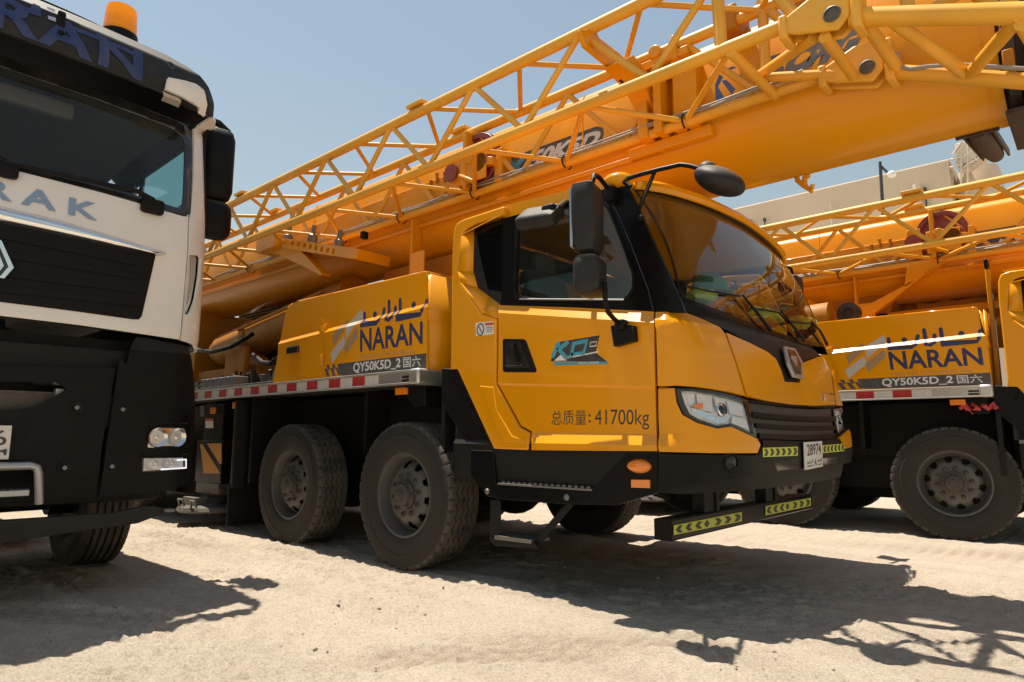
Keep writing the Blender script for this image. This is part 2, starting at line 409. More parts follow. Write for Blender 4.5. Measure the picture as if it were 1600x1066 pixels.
class Skin:
    """a developed surface P(s, v); pixels are pulled back to (s, v) so panels cut in the photo lie on the real surface"""
    def __init__(self, P, srange, vrange, ds=0.05, dv=0.25):
        self.P = P; self.samples = []
        s = srange[0]
        while s <= srange[1]:
            v = vrange[0]
            while v <= vrange[1]:
                p = Vector(P(s, v)); n = self.nrm(s, v)
                if n.dot(CAM-p) > 0:
                    a, b2 = proj(p); self.samples.append((a, b2, s, v))
                v += dv
            s += ds
        self.arr = np.array(self.samples)
    def nrm(self, s, v):
        e = 1e-3; P = self.P
        n = (Vector(P(s+e, v))-Vector(P(s-e, v))).cross(Vector(P(s, v+e))-Vector(P(s, v-e)))
        return n.normalized()
    def inv(self, px, py):
        d = (self.arr[:, 0]-px)**2+(self.arr[:, 1]-py)**2; k = int(d.argmin()); s, v = self.arr[k, 2], self.arr[k, 3]
        best = (1e9, s, v)
        for it in range(14):
            a, b2 = proj(self.P(s, v)); e0, e1 = px-a, py-b2
            er = e0*e0+e1*e1
            if er < best[0]: best = (er, s, v)
            if er < 1e-4: break
            h = 1e-4
            a1, b1 = proj(self.P(s+h, v)); a2, b3 = proj(self.P(s, v+h))
            J = ((a1-a)/h, (a2-a)/h, (b1-b2)/h, (b3-b2)/h); D = J[0]*J[3]-J[1]*J[2]
            if abs(D) < 1e-6: break
            ds = (J[3]*e0-J[1]*e1)/D; dv = (-J[2]*e0+J[0]*e1)/D
            ds = max(-.15, min(.15, ds)); dv = max(-.8, min(.8, dv)); k2 = 1.0
            for _ in range(7):
                a1, b1 = proj(self.P(s+ds*k2, v+dv*k2))
                if (px-a1)**2+(py-b1)**2 < er: break
                k2 *= 0.5
            s += ds*k2; v += dv*k2
        if best[0] > 0.01:                 # a crease stopped Newton: pattern search
            er, s, v = best; h1, h2 = 0.02, 0.2
            for it in range(60):
                ok = False
                for da, db in ((h1, 0), (-h1, 0), (0, h2), (0, -h2), (h1, h2), (h1, -h2), (-h1, h2), (-h1, -h2)):
                    a1, b1 = proj(self.P(s+da, v+db)); e2 = (px-a1)**2+(py-b1)**2
                    if e2 < er: er, s, v = e2, s+da, v+db; ok = True; break
                if not ok: h1 *= .5; h2 *= .5
            best = (er, s, v)
        return best[1], best[2]
    def panel(self, m, loops, off=0.0, cuts_s=(), cuts_v=(), sub=4, pixels=True, thick=0.0):
        """polygon loops (pixels) laid on the skin, offset outwards; cut along the given parameter lines so it follows the form"""
        L2 = []
        for lp in loops:
            q = []
            for i in range(len(lp)):
                a, b2 = lp[i], lp[(i+1) % len(lp)]
                for k in range(sub): q.append((a[0]+(b2[0]-a[0])*k/sub, a[1]+(b2[1]-a[1])*k/sub))
            q2 = []
            for p in q:
                p = Vector((*(self.inv(*p) if pixels else p), 0))
                if not q2 or (p-q2[-1]).length > 1e-5: q2.append(p)
            if (q2[0]-q2[-1]).length < 1e-5: q2.pop()
            L2.append(q2)
        tris = tessellate_polygon(L2); flat = [p for l in L2 for p in l]
        b = bmesh.new(); V = [b.verts.new(p) for p in flat]
        for t in tris:
            try: b.faces.new([V[i] for i in t])
            except ValueError: pass
        for f in b.faces:
            f.normal_update()
            if f.normal.z < 0: f.normal_flip()
        for cs in cuts_s:
            bmesh.ops.bisect_plane(b, geom=b.verts[:]+b.edges[:]+b.faces[:], plane_co=(cs, 0, 0), plane_no=(1, 0, 0), dist=1e-5)
        for cv in cuts_v:
            bmesh.ops.bisect_plane(b, geom=b.verts[:]+b.edges[:]+b.faces[:], plane_co=(0, cv, 0), plane_no=(0, 1, 0), dist=1e-5)
        bmesh.ops.dissolve_degenerate(b, edges=b.edges[:], dist=1e-5)
        mp = {}
        for vv in b.verts:
            s, v = vv.co.x, vv.co.y; n = self.nrm(s, v)
            mp[vv] = m.v(Vector(self.P(s, v)) + n*off)
        for f in b.faces: m.face([mp[x] for x in f.verts])
        if thick:                              # turn the edge of the sheet inwards
            inn = {}
            for e in b.edges:
                if len(e.link_faces) != 1: continue
                for vv in e.verts:
                    if vv not in inn:
                        s, v = vv.co.x, vv.co.y; inn[vv] = m.v(Vector(self.P(s, v)) + self.nrm(s, v)*(off-thick))
                f = e.link_faces[0]; A, B = e.verts
                vs = list(f.verts); k = vs.index(A)
                if vs[(k+1) % len(vs)] != B: A, B = B, A
                m.face([mp[B], mp[A], inn[A], inn[B]])
        b.free()
        return m
glass('truck side glass', (0.42, 0.74, 0.74), ior=1.45, opacity=0.10, body=(0.10, 0.22, 0.22))
# ================================================================== ground
def ground():
    def axis(a, b2, step, far):
        c = list(np.arange(a, b2+1e-6, step)); d = step; x = b2
        up = []
        while x < far: d *= 1.22; x += d; up.append(x)
        d = step; x = a; dn = []
        while x > -far: d *= 1.22; x -= d; dn.append(x)
        return np.array(dn[::-1]+c+up)
    xs = axis(-8.0, 0.9, 0.02, 2500); ys = axis(0.3, 5.2, 0.02, 2500)
    X, Y = np.meshgrid(xs, ys, indexing='ij')
    rng = np.random.RandomState(3); lat = rng.rand(256, 256)
    def vn(x, y):
        xi = np.floor(x).astype(int); yi = np.floor(y).astype(int); fx = x-xi; fy = y-yi
        fx = fx*fx*(3-2*fx); fy = fy*fy*(3-2*fy)
        g = lambda a, b2: lat[a % 256, b2 % 256]
        return (g(xi, yi)*(1-fx)+g(xi+1, yi)*fx)*(1-fy)+(g(xi, yi+1)*(1-fx)+g(xi+1, yi+1)*fx)*fy - 0.5
    h = 0.045*vn(X*0.45+9, Y*0.7+3) + 0.020*vn(X*1.6, Y*2.3+40) + 0.020*vn(X*5+7, Y*8) + 0.018*vn(X*13, Y*21)**2*np.sign(vn(X*13, Y*21)) + 0.016*vn(X*21+50, Y*29)*np.clip(vn(X*1.3+5, Y*1.7)*4+.5, 0, 1) + .006*vn(X*41, Y*45)
    # packed wheel ruts running the way the trucks drive, with tread blocks pressed into them
    for yc, wd, dep, ph in ((3.02, .17, .016, 0), (2.35, .20, .012, 1.3), (1.45, .16, .012, .5), (0.95, .2, .010, 2.2), (3.75, .18, .012, .2)):
        yy = Y - yc - 0.12*np.sin(X*0.33+ph)
        rut = np.exp(-(yy/wd)**4)
        tread = (np.abs(((X*9 + np.abs(yy)*11*np.sign(np.sin(yc*9))) % 1.0)-0.5) < 0.2)*1.0
        patch = np.clip(vn(X*0.9+ph*9, Y*1.1+yc)*3+0.3, 0, 1)
        h += 0.8*rut*(-dep*0.8 + 0.018*tread*patch) + dep*0.7*np.exp(-((np.abs(yy)-wd*1.25)/0.05)**2)*patch
    # fresher tyre tracks: bands of pressed tread blocks that wander across the yard
    track = np.zeros_like(h)
    for (x0, y0, x1, y1, bend, wd, k) in ((-9, 2.62, 2, 2.28, .15, .15, 1), (-9, 1.9, 2, 1.25, -.2, .15, -1), (-3.6, .2, 0.9, 4.6, .5, .14, 1), (-2.7, .2, 1.6, 4.2, .5, .14, -1), (-9, 3.12, 2, 2.98, .05, .16, -1), (-6.5, .3, -1.5, 3.2, -.4, .13, 1), (-1.9, 6.9, 2, 6.5, .1, .17, 1)):
        dx, dy = x1-x0, y1-y0; Ld = math.hypot(dx, dy); tx, ty = dx/Ld, dy/Ld
        a = (X-x0)*tx+(Y-y0)*ty; b2 = -(X-x0)*ty+(Y-y0)*tx - bend*np.sin(np.clip(a/Ld, 0, 1)*PI)
        m_ = np.clip((wd-np.abs(b2))/0.03, 0, 1)*((a > 0) & (a < Ld))
        fade = np.clip(vn(a*0.8+k*7, b2*2+wd*40)*4+0.35, 0, 1)
        blk = ((np.abs(((a*8.5+k*np.abs(b2)*9) % 1.0)-.5) < .27) & (np.abs(np.abs(b2)-.05) > .012)).astype(float)
        h += m_*fade*(-.012+.013*blk); h += .010*fade*np.exp(-((np.abs(b2)-wd-.03)/.03)**2)*((a > 0) & (a < Ld))
        track = np.maximum(track, m_*fade*(1-.55*blk))
    rg = 1-np.abs(2*vn(X*9+3, Y*11+8)); rg2 = 1-np.abs(2*vn(X*17+31, Y*23+5))            # crusty ridges broken up in patches
    mk = np.clip(vn(X*1.1+20, Y*1.4+7)*5+0.2, 0, 1)
    h += mk*(0.017*np.clip(rg-.74, 0, 1)/.26 + 0.011*np.clip(rg2-.72, 0, 1)/.28) + 0.004*vn(X*47+3, Y*53+9)
    r = np.hypot(X+3.5, Y-2.5); h *= np.clip((60-r)/40, 0.0, 1)
    V = np.stack([X, Y, h], -1).reshape(-1, 3); n, k = X.shape
    i, j = np.meshgrid(np.arange(n-1), np.arange(k-1), indexing='ij'); a = (i*k+j).ravel()
    Q = np.stack([a, a+k, a+k+1, a+1], -1)
    me = bpy.data.meshes.new('ground'); me.vertices.add(len(V)); me.vertices.foreach_set('co', V.ravel())
    me.loops.add(Q.size); me.loops.foreach_set('vertex_index', Q.ravel().astype(np.int32))
    me.polygons.add(len(Q)); me.polygons.foreach_set('loop_start', np.arange(0, Q.size, 4, dtype=np.int32)); me.polygons.foreach_set('loop_total', np.full(len(Q), 4, np.int32))
    me.polygons.foreach_set('use_smooth', np.ones(len(Q), bool)); me.update(); me.validate()
    at = me.attributes.new('track', 'FLOAT', 'POINT'); at.data.foreach_set('value', track.astype(np.float32).ravel())
    o = bpy.data.objects.new('ground', me); COL.objects.link(o); struct(o)
    mt, nt, b = new_mat('sand'); L = nt.links.new
    b.inputs['Roughness'].default_value = 0.95; b.inputs['Specular IOR Level'].default_value = 0.15
    tc = N(nt, 'ShaderNodeTexCoord')
    n1 = N(nt, 'ShaderNodeTexNoise', Scale=0.9, Detail=8.0, Roughness=0.65); L(tc.outputs['Object'], n1.inputs['Vector'])
    n2 = N(nt, 'ShaderNodeTexNoise', Scale=22.0, Detail=10.0, Roughness=0.75); L(tc.outputs['Object'], n2.inputs['Vector'])
    mp = N(nt, 'ShaderNodeMapping'); mp.inputs['Scale'].default_value = (0.5, 3.2, 1); L(tc.outputs['Object'], mp.inputs[0])
    n4 = N(nt, 'ShaderNodeTexNoise', Scale=1.6, Detail=6.0); L(mp.outputs[0], n4.inputs['Vector'])
    c1 = N(nt, 'ShaderNodeValToRGB'); e = c1.color_ramp.elements
    e[0].position = 0.32; e[0].color = (0.415, 0.346, 0.268, 1); e[1].position = 0.68; e[1].color = (0.51, 0.434, 0.345, 1)
    av = N(nt, 'ShaderNodeMath', operation='ADD'); m5 = N(nt, 'ShaderNodeMath', operation='MULTIPLY'); m5.inputs[1].default_value = 0.5
    L(n1.outputs['Fac'], av.inputs[0]); L(n4.outputs['Fac'], av.inputs[1]); L(av.outputs[0], m5.inputs[0]); L(m5.outputs[0], c1.inputs[0])
    c2 = N(nt, 'ShaderNodeValToRGB'); e = c2.color_ramp.elements
    e[0].position = 0.30; e[0].color = (0.80, 0.775, 0.75, 1); e[1].position = 0.48; e[1].color = (1.05, 1.05, 1.05, 1); L(n2.outputs['Fac'], c2.inputs[0])
    mx = N(nt, 'ShaderNodeMix', data_type='RGBA', blend_type='MULTIPLY'); mx.inputs['Factor'].default_value = 1
    L(c1.outputs[0], mx.inputs['A']); L(c2.outputs[0], mx.inputs['B']); 
    n8 = N(nt, 'ShaderNodeTexNoise', Scale=85.0, Detail=6.0, Roughness=0.8); L(tc.outputs['Object'], n8.inputs['Vector'])      # dirt grain, micro shadows between the grains put into its colour
    c8 = N(nt, 'ShaderNodeValToRGB'); e = c8.color_ramp.elements
    e[0].position = 0.34; e[0].color = (0.66, 0.62, 0.58, 1); e[1].position = 0.56; e[1].color = (1.07, 1.07, 1.07, 1); L(n8.outputs['Fac'], c8.inputs[0])
    mx8 = N(nt, 'ShaderNodeMix', data_type='RGBA', blend_type='MULTIPLY'); mx8.inputs['Factor'].default_value = 1
    L(mx.outputs['Result'], mx8.inputs['A']); L(c8.outputs[0], mx8.inputs['B']); mx = mx8
    vo = N(nt, 'ShaderNodeTexVoronoi', Scale=26.0); L(tc.outputs['Object'], vo.inputs['Vector'])       # grit
    c3 = N(nt, 'ShaderNodeValToRGB'); e = c3.color_ramp.elements
    e[0].position = 0.02; e[0].color = (0.45, 0.42, 0.40, 1); e[1].position = 0.085; e[1].color = (1, 1, 1, 1); L(vo.outputs['Distance'], c3.inputs[0])
    n6 = N(nt, 'ShaderNodeTexNoise', Scale=1.7, Detail=3.0); L(tc.outputs['Object'], n6.inputs['Vector'])
    c4 = N(nt, 'ShaderNodeMapRange'); c4.inputs['From Min'].default_value = 0.5; c4.inputs['From Max'].default_value = 0.65; L(n6.outputs['Fac'], c4.inputs['Value'])
    mx3 = N(nt, 'ShaderNodeMix', data_type='RGBA', blend_type='MULTIPLY'); L(c4.outputs[0], mx3.inputs['Factor']); L(mx.outputs['Result'], mx3.inputs['A']); L(c3.outputs[0], mx3.inputs['B'])
    ta = N(nt, 'ShaderNodeAttribute'); ta.attribute_name = 'track'                    # pressed, darker soil; the tint also stands in for weak relief shading
    mx4 = N(nt, 'ShaderNodeMix', data_type='RGBA', blend_type='MULTIPLY'); L(ta.outputs['Fac'], mx4.inputs['Factor']); L(mx3.outputs['Result'], mx4.inputs['A']); mx4.inputs['B'].default_value = (0.80, 0.77, 0.74, 1)
    L(mx4.outputs['Result'], b.inputs['Base Color'])
    n3 = N(nt, 'ShaderNodeTexNoise', Scale=60.0, Detail=8.0, Roughness=0.75); L(tc.outputs['Object'], n3.inputs['Vector'])
    bp = N(nt, 'ShaderNodeBump', Strength=0.9, Distance=0.016); L(n3.outputs['Fac'], bp.inputs['Height'])
    bp2 = N(nt, 'ShaderNodeBump', Strength=0.45, Distance=0.02); L(n2.outputs['Fac'], bp2.inputs['Height']); L(bp.outputs[0], bp2.inputs['Normal']); L(bp2.outputs[0], b.inputs['Normal'])
    me.materials.append(mt)
    return o
GROUND = ground()

m = M(); rs = random.Random(5)
for k in range(1800):                                    # loose grit and clods
    x = rs.uniform(-7, 0.6); y = rs.uniform(0.6, 5.0)
    if noise.noise(Vector((x*.8, y*.8, 3))) < .05: continue
    x += rs.gauss(0, .05); r = rs.choice((.002, .003, .003, .004, .004, .005, .006, .009))*rs.uniform(.7, 1.3)
    ret = bmesh.ops.create_icosphere(m.bm, subdivisions=1, radius=1)
    q = [rs.uniform(.6, 1.3) for _ in range(3)]
    for vv in ret['verts']:
        vv.co = Vector((x+vv.co.x*r*q[0]*rs.uniform(.8, 1.2), y+vv.co.y*r*q[1]*rs.uniform(.8, 1.2), r*0.3+vv.co.z*r*q[2]*.8))
ORG = Vector((0, 0, 0))
o = m.build('gravel', 'pebble'); o['kind'] = 'stuff'

# ================================================================== concrete building behind the cranes, its stair and the lamp pole
YB = 35.0
bl = thing('concrete_building', 'plain beige concrete building behind the right crane with pipes on its wall', 'building', (-16, YB, 0))
m = M()
top = onY(1300, 290, YB).z; xr = onY(1484, 260, YB).x
m.box(-60, xr, YB, YB+14, -0.5, top); o = m.build('wall', 'concrete wall', bl, bevel=0.08)
m = M()
for px in (1435, 1300):
    x = onY(px, 300, YB).x
    m.bar((x, YB-0.3, top-4.5), (x, YB-0.3, top-1.0), 0.16 if px == 1435 else .05)
m.build('drain_pipe', 'building metal', bl)
for px, py in ((1447, 300), (1176, 350), (1197, 347)):
    p = onY(px, py, YB); m = M(); m.bar((p.x, YB-0.2, p.z-1.2), (p.x, YB-0.2, p.z), 0.035); m.box(p.x-.05, p.x+.05, YB-.3, YB-.1, p.z, p.z+.15); m.build('wall_lamp', 'pole dark', bl)
# rounded silo-like end
sl = thing('concrete_silo', 'rounded concrete silo at the end of the beige building, below a stair landing', 'silo', (xr+2.2, YB+2.5, 0))
xs0 = xr+0.02; xs1 = onY(1566, 300, YB).x; rad = (xs1-xs0)/2
m = M(); ztop = onY(1530, 240, YB).z-0.3
m.lathe([(rad*1.02, -0.5), (rad*1.02, ztop-1.2), (rad*.98, ztop-.5), (rad*.86, ztop), (0.01, ztop+.05)], ((xs0+xs1)/2, YB+rad+0.4, 0), (0, 0, 1), 40, cap=False)
m.build('shell', 'concrete wall', sl)
st = thing('steel_stair', 'pale steel stair and railing climbing round the top of the concrete silo', 'stair', (xr+1.2, YB-0.6, 0))
def PB(px, py, y=YB-0.5): return onY(px, py, y)
m = M()
for a, b2 in (((1502, 222), (1502, 300)), ((1512, 222), (1512, 300)), ((1484, 250), (1505, 245)), ((1505, 247), (1522, 232)), ((1522, 232), (1540, 226)), ((1484, 262), (1505, 257)), ((1505, 262), (1540, 240)), ((1493, 252), (1496, 263)),
              ((1525, 232), (1525, 243)), ((1536, 228), (1536, 240)), ((1488, 242), (1502, 222)), ((1495, 240), (1506, 226))):
    m.bar(PB(*a), PB(*b2), 0.05, 6)
m.build('rail', 'building metal', st)
m = M()
m.hexa([PB(1486, 250), PB(1506, 245), PB(1506, 245, YB+.6), PB(1486, 250, YB+.6)], [PB(1486, 252), PB(1506, 247), PB(1506, 247, YB+.6), PB(1486, 252, YB+.6)])
for k in range(7):
    a = k/6; p = PB(1507+a*34, 262-a*23); m.box(p.x-.25, p.x+.25, p.y, p.y+.7, p.z-.04, p.z)
m.build('tread', 'building metal', st)
m = M()
a = PB(1505, 225); m.box(a.x-.3, a.x+.5, YB-.5, YB+.2, a.z-.9, a.z+.1); m.build('landing', 'building metal', st, bevel=.03)
YL = 22.0
lp = thing('lamp_pole', 'thin dark lamp pole with a white globe on its arm before the concrete wall', 'street lamp', (onY(1382, 330, YL).x, YL, 0))
a, c = onY(1375, 253, YL), onY(1379, 320, YL)
m = M(); m.tube([(c.x, YL, -0.2), (c.x, YL, c.z), a], [0.06, 0.05, 0.045], 10); m.build('pole', 'pole dark', lp)
e = onY(1387, 270, YL); m = M(); m.bar(a-Vector((0, 0, .12)), e, 0.035, 8); m.build('arm', 'pole dark', lp)
m = M(); m.ell(e-Vector((-.1, 0, .08)), (0.13, .13, .11)); m.build('globe', 'lamp white', lp)
# ================================================================== the near truck crane (forward = +X, its right side faces the camera)
YS = 3.25; YC = 4.55
crane = thing('truck_crane', 'nearest yellow truck crane with its whole cab in view beside the white truck', 'truck crane', (-4.0, YC, 0), 'yellow truck cranes parked side by side')
C0 = crane
def interp(x, xs, ys):
    if x <= xs[0]: return ys[0]
    for i in range(1, len(xs)):
        if x <= xs[i]: t = (x-xs[i-1])/(xs[i]-xs[i-1]); return ys[i-1]*(1-t)+ys[i]*t
    return ys[-1]
# ---- nose / side skin -----------------------------------------------------------------------------------------
XC = -1.80
def guides(X):                            # heights of the form lines at side position X
    d = min(X, -1.84)+1.84
    return [0.55, 0.885-0.006*d, 0.925-0.006*d, 0.985-0.01*d, 1.232-0.065*d, 1.247-0.065*d, 1.60-0.17*d, 1.66-0.17*d, 1.90-0.17*d]
OFFS = [0.0, 0.035, 0.035, -0.006, -0.006, 0.006, 0.006, -0.045, -0.045]
def smooth(a, b2, x): t = max(0, min(1, (x-a)/(b2-a))); return t*t*(3-2*t)
_zx = np.linspace(.4, 2.0, 161); _xx = np.interp(_zx, (0.55, 0.75, 0.90, 1.02, 1.12, 1.30, 1.45, 1.60, 1.70, 1.90), (-1.48, -1.425, -1.40, -1.405, -1.43, -1.468, -1.51, -1.575, -1.625, -1.73))
for _ in range(3): _xx[4:-4] = np.convolve(_xx, np.ones(9)/9, 'same')[4:-4]
_zx, _xx = list(_zx), list(_xx)
def XF(z): k = max(0.0, min(159.0, (z-.4)/.01)); i = int(k); return _xx[i]*(1-k+i)+_xx[i+1]*(k-i)
def nose_plan(t, z):                      # t 0..1 = right corner .. centre
    xf = XF(z); x1 = xf-0.07; y1 = YS+0.36
    if t < 0.4:
        q = t/0.4; p0 = (XC, YS); p3 = (x1, y1); c1 = (XC+0.62*(x1-XC), YS); c2 = (x1-0.06, YS+0.155)
        a = [(1-q)**3, 3*q*(1-q)**2, 3*q*q*(1-q), q**3]
        return (sum(w2*p[0] for w2, p in zip(a, (p0, c1, c2, p3))), sum(w2*p[1] for w2, p in zip(a, (p0, c1, c2, p3))))
    q = (t-0.4)/0.6; p0 = (x1, y1); c = (xf, YS+0.36+0.42); p3 = (xf, YC)
    return ((1-q)**2*p0[0]+2*q*(1-q)*c[0]+q*q*p3[0], (1-q)**2*p0[1]+2*q*(1-q)*c[1]+q*q*p3[1])
def NOSE(s, v, shoulder=True):
    if s > 1: p = NOSE(2-s, v, shoulder); return Vector((p.x, 2*YC-p.y, p.z))
    X = XC+s if s < 0 else XC
    g = guides(X); i = max(0, min(len(g)-2, int(math.floor(v)))); fr = v-i
    z = g[i]*(1-fr)+g[i+1]*fr; off = OFFS[i]*(1-fr)+OFFS[i+1]*fr
    if not shoulder and v > 5: off = 0.006
    if s <= 0: return Vector((XC+s, YS-off, z))
    x, y = nose_plan(s, z); e = 1e-3
    xa, ya = nose_plan(min(1, s+e), z); xb, yb = nose_plan(max(0, s-e), z); tx, ty = xa-xb, ya-yb; l = math.hypot(tx, ty) or 1
    off *= (1-0.75*smooth(0.1, 0.55, s)) if v > 5.5 else (1-smooth(0.0, 0.08, s))
    return Vector((x+off*ty/l, y-off*tx/l, z))
SK = Skin(lambda s, v: NOSE(s, v), (-1.75, 1.98), (0.0, 7.9), 0.04, 0.2)
SKF = Skin(lambda s, v: NOSE(s, v, False), (-1.75, 0.02), (0.0, 7.9), 0.05, 0.25)
def NOSEZ(s, z):                           # the same skin addressed by height
    g = guides(XC+s if s < 0 else (XC if s < 2 else XC-(s-2)))
    v = 0.0
    for i in range(len(g)-1):
        if z <= g[i+1] or i == len(g)-2: v = i+(z-g[i])/(g[i+1]-g[i]); break
    return NOSE(s, v)
SKN = Skin(NOSEZ, (-1.75, 1.98), (0.56, 1.86), 0.04, 0.03)
NZ = [0.56+0.03*k for k in range(45)]
NS = [0.04*k for k in range(0, 51)]; NV = [1, 2, 3, 4, 5, 6, 7]; NVF = [0.25*k for k in range(2, 32)]
def panel(name, px, mt, off=0.0, holes=(), solid=0.02, sk=None, bev=0.0015, parent=None, sub=4, nv=None, pixels=True, label=None):
    m = M(); (sk or SKN).panel(m, [px]+list(holes), off, NS, nv or NZ, sub, pixels, solid)
    o = m.build(name, mt, parent or crane, recalc=False, sharp=20)
    if label: o['label'] = label
    return o
# dark inner body behind every gap
m = M()
SK.panel(m, [[(-1.66, 0.35), (2.0, 0.35), (2.0, 6.9), (-1.66, 6.9)]], -0.04, [-1.2, -.8, -.4]+NS, NVF, 1, False)
m.build('inner_shell', 'chassis black', crane, recalc=False)

# rear corner panel of the cab, with the bevelled surround of the quarter window
QO = [(722, 343), (712, 350), (708, 364), (706, 400), (704, 560), (703, 577), (714, 577), (771, 702), (826, 704), (827, 676), (811, 667.5), (788.5, 625.5), (774.5, 600), (776, 497), (753, 491), (719, 442), (715, 424), (720, 372), (727, 358), (742, 350), (787, 335), (787, 322)]
m = M(); m.plate([flat_poly(QO[:1]+[(733, 338)]+[(787, 322)], YS)], (0, 0.03, 0)); m.bm.free()
def plane_plate(name, px, y, mt, th=0.02, holes=(), bev=0.004, parent=None, rnd=0):
    m = M(); loops = [flat_poly(rounded(px, rnd) if rnd else px, y)] + [flat_poly(h, y) for h in holes]
    m.plate(loops, (0, th, 0)); return m.build(name, mt, parent or crane, bevel=bev)
def far(o, name=None):                       # the same panel on the far side of the vehicle
    me = o.data.copy()
    for vv in me.vertices: vv.co.y = -vv.co.y
    me.flip_normals()
    c = bpy.data.objects.new(name or o.name.split('.')[0], me); COL.objects.link(c); c.parent = o.parent
    for md in o.modifiers:
        n2 = c.modifiers.new(md.name, md.type)
        for k in ('thickness', 'offset', 'width', 'segments', 'limit_method', 'angle_limit'):
            if hasattr(md, k):
                try: setattr(n2, k, getattr(md, k))
                except Exception: pass
    return c
roofline = [(945, 280), (880, 302), (787, 324), (722, 343)]
rear = plane_plate('rear_corner_panel', QO, YS, 'yellow paint', 0.05, bev=0.012); far(rear)
m = M()
ins = [(741, 357), (739.5, 424), (747, 450), (764, 463), (783, 477)]; outs = [(721, 368), (715.5, 424), (719.5, 442), (753.5, 490.5), (778, 497)]
ins.insert(0, (787, 341)); outs.insert(0, (787, 334))
for a in range(len(ins)-1):
    q = [onY(*outs[a], YS), onY(*outs[a+1], YS), onY(*ins[a+1], YS+.05), onY(*ins[a], YS+.05)]
    m.face([m.v(p) for p in q])
o = m.build('window_bevel', 'yellow paint', rear, solid=0.006, recalc=False, sharp=5)
# swept blade pressed into the lower rear corner
m = M(); q = [(748, 602), (771, 604), (776, 640), (800, 680), (828, 692), (786, 691), (779, 672)]
P2 = flat_poly(q, YS-0.004); m.plate([P2], (0, 0.02, 0)); m.build('pressed_swage', 'yellow paint', rear, bevel=0.009)
# door
DR = [(778.5, 477), (900, 481), (1021, 487), (1023.5, 600), (1026.5, 705), (930, 704.5), (830.5, 703.5), (831, 674.5), (815, 665.5), (792, 624), (778, 599), (779, 530)]
door = panel('door', DR, 'yellow paint', 0.0, sub=14, nv=NV, sk=SK)
plane_plate('door_inner', [(785, 490), (1018, 494), (1022, 700), (835, 700)], YS+0.06, 'interior dark', 0.02, parent=door)
# upper fender, lower fender, bonnet, far fender
FU = [(1025.5, 488), (1045, 487.5), (1072, 490), (1099, 501), (1124, 512.5), (1131, 521.5), (1147, 566), (1163, 618.5), (1140, 613), (1110, 607.5), (1085, 604.5), (1055, 602.5), (1028.5, 603)]
panel('upper_fender', FU, 'yellow paint', 0.006, nv=NZ)
FL = [(1029, 607), (1054, 607), (1057, 629), (1066, 648), (1088, 661), (1119, 670), (1141, 667), (1182, 686), (1187, 695), (1182, 708), (1110, 708), (1031, 706)]
panel('lower_fender', FL, 'yellow paint', 0.006, nv=NZ)
BO = [(1133.5, 521), (1169, 536.5), (1198, 551), (1211, 562), (1219, 580), (1224, 597), (1248, 599), (1251.5, 568), (1292, 553), (1293.5, 560), (1299, 600), (1303, 633), (1270, 634.5), (1235, 632.5), (1200, 627.5), (1166, 619.5), (1149, 566)]
panel('bonnet', BO, 'yellow paint', 0.008, nv=NZ)
FR = [(1295.5, 553), (1303, 556), (1308, 580), (1311, 610), (1317, 634), (1305, 633.5), (1301, 600)]
panel('far_fender', FR, 'yellow paint', 0.008, nv=NZ)
panel('far_corner', [(1310.5, 684), (1325, 672), (1328, 676), (1331, 698), (1318, 701.5)], 'yellow paint', 0.008, nv=NZ)
# cowl between bonnet and windscreen
CW = [(1062, 487), (1074, 488.5), (1101, 499.5), (1126, 511), (1170, 534.5), (1199, 549), (1213, 561), (1220, 579), (1225.5, 595), (1246.5, 597), (1250, 566.5), (1293, 551), (1291, 540), (1240, 528), (1206, 517), (1144, 496), (1103, 482), (1066, 468)]
panel('cowl', CW, 'black plastic', 0.0, nv=NZ)
# bumper + grille
BM = [(1030.5, 710), (1110, 711.5), (1184, 711.5), (1190, 699), (1189, 688), (1250, 690), (1309, 686), (1318.5, 704), (1331, 701), (1329.5, 722), (1270, 733), (1201, 738.5), (1150, 746), (1099, 752.5), (1029.5, 769)]
bumper = panel('bumper', BM, 'black plastic', 0.010, nv=NZ)
GR = [(1169, 625), (1200, 632), (1240, 637), (1275, 639), (1303, 637.5), (1305, 660), (1308.5, 684), (1250, 688), (1188, 686), (1183, 664)]
gri = panel('grille', GR, 'grille mesh', -0.02, nv=NZ)
def band(y0l, y0r, h, xl, xr):
    n = 6; top = [(xl+(xr-xl)*k/n, y0l+(y0r-y0l)*k/n+5.0*4*(k/n)*(1-k/n)*0.5) for k in range(n+1)]
    return top+[(x, y+h) for x, y in top[::-1]]
for y0l, y0r, h, xl in ((644, 651, 7.5, 1176), (661, 665, 6.5, 1181), (677, 677.5, 8, 1186)):
    panel('grille_bar', band(y0l, y0r, h, xl, 1306), 'black plastic', 0.004, parent=gri, solid=0.03, nv=NZ, bev=0.003)
panel('grille_bar', band(625.5, 634, 3, 1172, 1303), 'black plastic', 0.004, parent=gri, solid=0.03, nv=NZ, bev=0.002)
for q in ([(1206, 721), (1244, 718.5), (1245, 731), (1212, 735)], [(1282, 716), (1305, 713.5), (1307.5, 722.5), (1284, 726)]):
    panel('dark_opening_patch', q, 'gloss black', 0.011, solid=0.004, parent=bumper, bev=0)  # flat black patch, the dark of an uncut opening put into the colour
